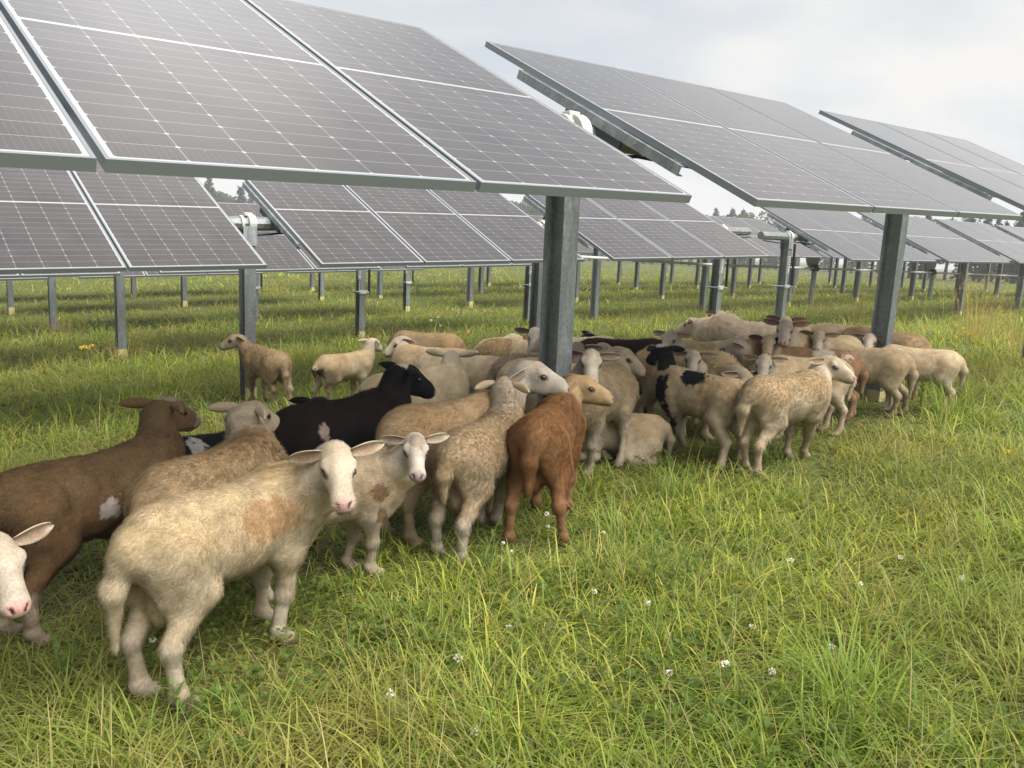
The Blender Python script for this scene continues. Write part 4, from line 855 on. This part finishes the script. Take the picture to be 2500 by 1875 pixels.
def field(r0, r1, n, hgt, wid, seg, clump=.06, kinds=(.57, .38, .05)):
    """n blades scattered through the wedge the meadow shows, in small clumps"""
    m = max(1, n // 7); r = np.sqrt(rng.random(m) * (r1 ** 2 - r0 ** 2) + r0 ** 2) if r1 < 12 else r0 * (r1 / r0) ** rng.random(m)
    az = R_(-12) + rng.random(m) * R_(107); c = np.stack([r * np.sin(az), r * np.cos(az)], 1); c = np.repeat(c, 7, 0); k = len(c)
    c = c + rng.normal(0, clump, (k, 2)) * (1 if r1 < 12 else 3)
    caz = np.repeat(rng.random(m) * 6.283, 7); P = np.stack([c[:, 0], c[:, 1], gz(c[:, 0], c[:, 1])], 1)
    keep = rng.random(k) < .40 + .75 * sstep(.30, .62, n2(P, 2.6, 51))
    cb = np.repeat(rng.random(m), 7); ch = np.repeat(rng.random(m), 7); hl7 = np.repeat(rng.random(m), 7)
    keep &= rng.random(k) > .3 * sstep(.62, .2, flock_dist(P))
    for s_ in LIE: keep &= np.hypot(P[:, 0] - s_[0], P[:, 1] - s_[1]) > .28
    P, caz, cb, ch, hl7 = P[keep], caz[keep], cb[keep], ch[keep], hl7[keep]; k = len(P)
    big = n2(P, .55, 3); mid = n2(P, 1.7, 4); fd = flock_dist(P); tramp = sstep(.75, .25, fd)
    cam_d = np.hypot(P[:, 0], P[:, 1])
    u = rng.random(k); tint = V3(1.95, 1.72, 1.60); kind = np.where(u < kinds[0], 0, np.where(u < kinds[0] + kinds[1], 1, 2))
    hh = hgt * (.40 + .7 * rng.random(k) + .7 * hl7 ** 2) * (.55 + .9 * big) * (1 - .45 * tramp); hh = np.where(kind == 1, hh * 1.5, hh); hh = np.where(kind == 2, hh * 1.5, hh)
    lean = np.where(kind == 0, rng.random(k) * 1.15, np.where(kind == 1, 1.0 + .5 * rng.random(k), .15 + 1.2 * rng.random(k))); lean = lean + tramp * .35 * rng.random(k)
    bend = np.where(kind == 0, .5 + 1.9 * rng.random(k), np.where(kind == 1, .1 + .5 * rng.random(k), .2 + .7 * rng.random(k)))
    flow = 2.2 + 2.5 * n2(P, .5, 9) * 2
    A = np.where(kind == 1, flow + rng.normal(0, .8, k), caz + rng.normal(0, 1.1, k))
    gi = np.where(rng.random(k) < .6, (ch * 6).astype(int), rng.integers(0, 6, k)); col = GREEN[gi] * tint * (.62 + .38 * rng.random((k, 1)) + .40 * cb[:, None])
    warm = sstep(.48, .74, n2(P, .75, 21) + .15 * (rng.random(k) - .5))[:, None]; col = col * (1 - .65 * warm) + V3(.30, .28, .085) * .65 * warm
    lush = sstep(.5, .75, mid)[:, None]; col = col * (1 - .4 * lush) + V3(.14, .23, .032) * .4 * lush
    st = (kind == 2) | ((kind == 1) & (rng.random(k) < .20)); col[st] = STRAW[rng.integers(0, 4, st.sum())] * (.7 + .5 * rng.random((st.sum(), 1)))
    w = wid * (.5 + .9 * rng.random(k)); w = np.where(kind == 2, w * .5, w); w = np.where((kind == 0) & (rng.random(k) < .12), w * 1.9, w)
    return blades(P, hh, w, A, np.minimum(lean, 1.5), bend, col, seg, rng)
parts = [field(1.3, 3.2, 90000, .17, .0022, 4, .03), field(3.0, 6.2, 110000, .19, .0030, 3, .045), field(6., 11.8, 90000, .21, .0044, 3, .08),
         field(11, 30, 100000, .24, .0075, 2), field(28, 140, 70000, .30, .020, 2)]
# low clover leaves: small round-ish leaflets near the soil
def clover(n, r0, r1):
    r = np.sqrt(rng.random(n) * (r1 ** 2 - r0 ** 2) + r0 ** 2); az = R_(-10) + rng.random(n) * R_(103); P = np.stack([r * np.sin(az), r * np.cos(az), 0 * r], 1)
    P = P[n2(P, 1.3, 31) > .5]; n = len(P); P[:, 2] = gz(P[:, 0], P[:, 1]) + .02 + .07 * rng.random(n)
    a0 = rng.random(n) * 6.283; Vs, Fs, Cs = [], [], []
    for q in range(3):
        a = a0 + q * 2.094; d = np.stack([np.cos(a), np.sin(a), .25 + .3 * rng.random(n)], 1); s_ = np.stack([-np.sin(a), np.cos(a), 0 * a], 1); z = (.009 + .006 * rng.random(n))[:, None]
        Vs.append(np.stack([P, P + d * z * .9 + s_ * z * .75, P + d * z * 1.7, P + d * z * .9 - s_ * z * .75], 1).reshape(-1, 3)); Fs.append(np.arange(n * 4).reshape(-1, 4) + q * n * 4)
        Cs.append(np.repeat(V3(.115, .17, .035) * (.7 + .6 * rng.random((n, 1))), 4, 0))
    return np.concatenate(Vs), np.concatenate(Fs), np.concatenate(Cs)
parts.append(clover(11000, 1.5, 5.5))
Vg, Fg, Cg, o_ = [], [], [], 0
for V, F, C in parts: Vg.append(V); Fg.append(F + o_); Cg.append(C); o_ += len(V)
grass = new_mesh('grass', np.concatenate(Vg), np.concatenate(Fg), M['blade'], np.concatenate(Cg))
tag(grass, 'trampled green meadow grass with clover under and around the solar rows', None, None, 'stuff')

# ---------------------------------------------------------------- single plants one can point at
def plant(name, x, y, n, h, w, lean, bend, cols, spread, lab, cat, group=None, heads=0, seed=0, seg=5):
    r = np.random.default_rng(seed); g = float(gz(x, y)); root = empty(name, (x, y, g))
    P = np.zeros((n, 3)); P[:, :2] = r.normal(0, spread, (n, 2)); hh = h * (.55 + .6 * r.random(n)); az = np.arctan2(P[:, 1], P[:, 0]) + r.normal(0, .6, n)
    cols = np.array(cols); c = cols[r.integers(0, len(cols), n)] * (.75 + .5 * r.random((n, 1)))
    ln, bd = lean * (.3 + r.random(n)), bend * (.3 + r.random(n)); ww = w * (.6 + .7 * r.random(n))
    V, F, C = blades(P, hh, ww, az, ln, bd, c, seg, r); new_mesh('leaf_blades', V, F, M['blade'], C, parent=root)
    if heads:
        tips = V.reshape(n, seg + 1, 2, 3)[:, -1].mean(1)[:heads]; m = len(tips) * 22
        Q = np.repeat(tips, 22, 0) + np.stack([r.normal(0, .006, m), r.normal(0, .006, m), -r.random(m) * .10], 1); Qv, Qf = leaf_quads(Q, .008, r)
        new_mesh('seed_heads', Qv, Qf, M['blade'], np.repeat(V3(.38, .29, .13) * (.7 + .5 * r.random((m, 1))), 4, 0), smooth=False, parent=root)
    return tag(root, lab, cat, group)
G1 = [(.20, .30, .050), (.16, .25, .04), (.26, .32, .07)]; S1 = [(.46, .34, .15), (.36, .27, .11), (.52, .41, .21)]
for q in PLANTS: plant(*q)
def leafy(x, y, h, n, lab, seed, col=(.11, .19, .035), ls=.05, group=None):
    r = np.random.default_rng(seed); root = empty('leafy_weed', (x, y, float(gz(x, y)))); m = MB()
    Vs, Fs, Cs, k = [], [], [], 0
    for q in range(n):
        a = r.random() * 6.28; tx, ty = r.normal(0, .04), r.normal(0, .04); hq = h * (.7 + .4 * r.random()); m.tube([(tx * .3, ty * .3, -.02), (tx * .7, ty * .7, hq * .5), (tx, ty, hq)], [.003, .0025, .0012], 5)
        for i in range(9):
            f = .2 + .8 * i / 8; az = a + i * 2.4; L_ = ls * (1.25 - .6 * f) * (.8 + .4 * r.random()); P = V3(tx * f, ty * f, hq * f)[None]
            V, F, C = blades(P, np.array([L_]), np.array([L_ * .17]), np.array([az]), np.array([.7]), np.array([.7]), np.array([col]) * (.8 + .4 * r.random()), 3, r); Vs.append(V); Fs.append(F + k); Cs.append(C); k += len(V)
    m.build('stem', M['stalk'], root); new_mesh('leaves', np.concatenate(Vs), np.concatenate(Fs), M['blade'], np.concatenate(Cs), parent=root)
    tag(root, lab, 'weed', group)
mat('stalk', (.12, .17, .05), .7)
for q in WEEDS: leafy(*q)
def flower(name, x, y, z, r, m, lab, cat, group, seed):
    root = empty(name, (x, y, float(gz(x, y)))); rr = np.random.default_rng(seed)
    MB().tube([(0, 0, -.02), (.008 * rr.normal(), .008 * rr.normal(), z * .6), (0, 0, z)], .0016, 5).build('stem', 'stalk', root)
    d = rr.normal(size=(40, 3)); d /= np.linalg.norm(d, axis=1, keepdims=True); Q, F = leaf_quads(V3(0, 0, z) + d * r * V3(1, 1, .8), r * .42, rr)
    new_mesh('petals', Q, F, M[m], None, smooth=False, parent=root); tag(root, lab, cat, group)
for i, (x, y, z, r) in enumerate(CLOVER): flower('clover_flower', x, y, z, r, 'petal_white', 'small white clover flower standing in the grass', 'flower', 'white clover flowers', i)
for i, (x, y, z, r) in enumerate(YELLOW): flower('yellow_flower', x, y, z, r, 'petal_yellow', 'small yellow wildflower in the meadow grass', 'flower', 'yellow wildflowers', 90 + i)

# ---------------------------------------------------------------- the summer haze over the field
hm = bpy.data.materials.new('haze_air'); hm.use_nodes = True; hn = hm.node_tree; hn.nodes.remove(hn.nodes['Principled BSDF'])
pv = hn.nodes.new('ShaderNodeVolumePrincipled'); pv.inputs['Color'].default_value = (.93, .95, 1, 1); pv.inputs['Density'].default_value = .0013
hn.links.new(pv.outputs[0], hn.nodes['Material Output'].inputs['Volume']); M['haze_air'] = hm
hz = MB().box(-420, 960, -320, 960, -6, 56).build('haze', 'haze_air'); hz['kind'] = 'stuff'; hz['label'] = 'thin pale summer haze in the air over the field'
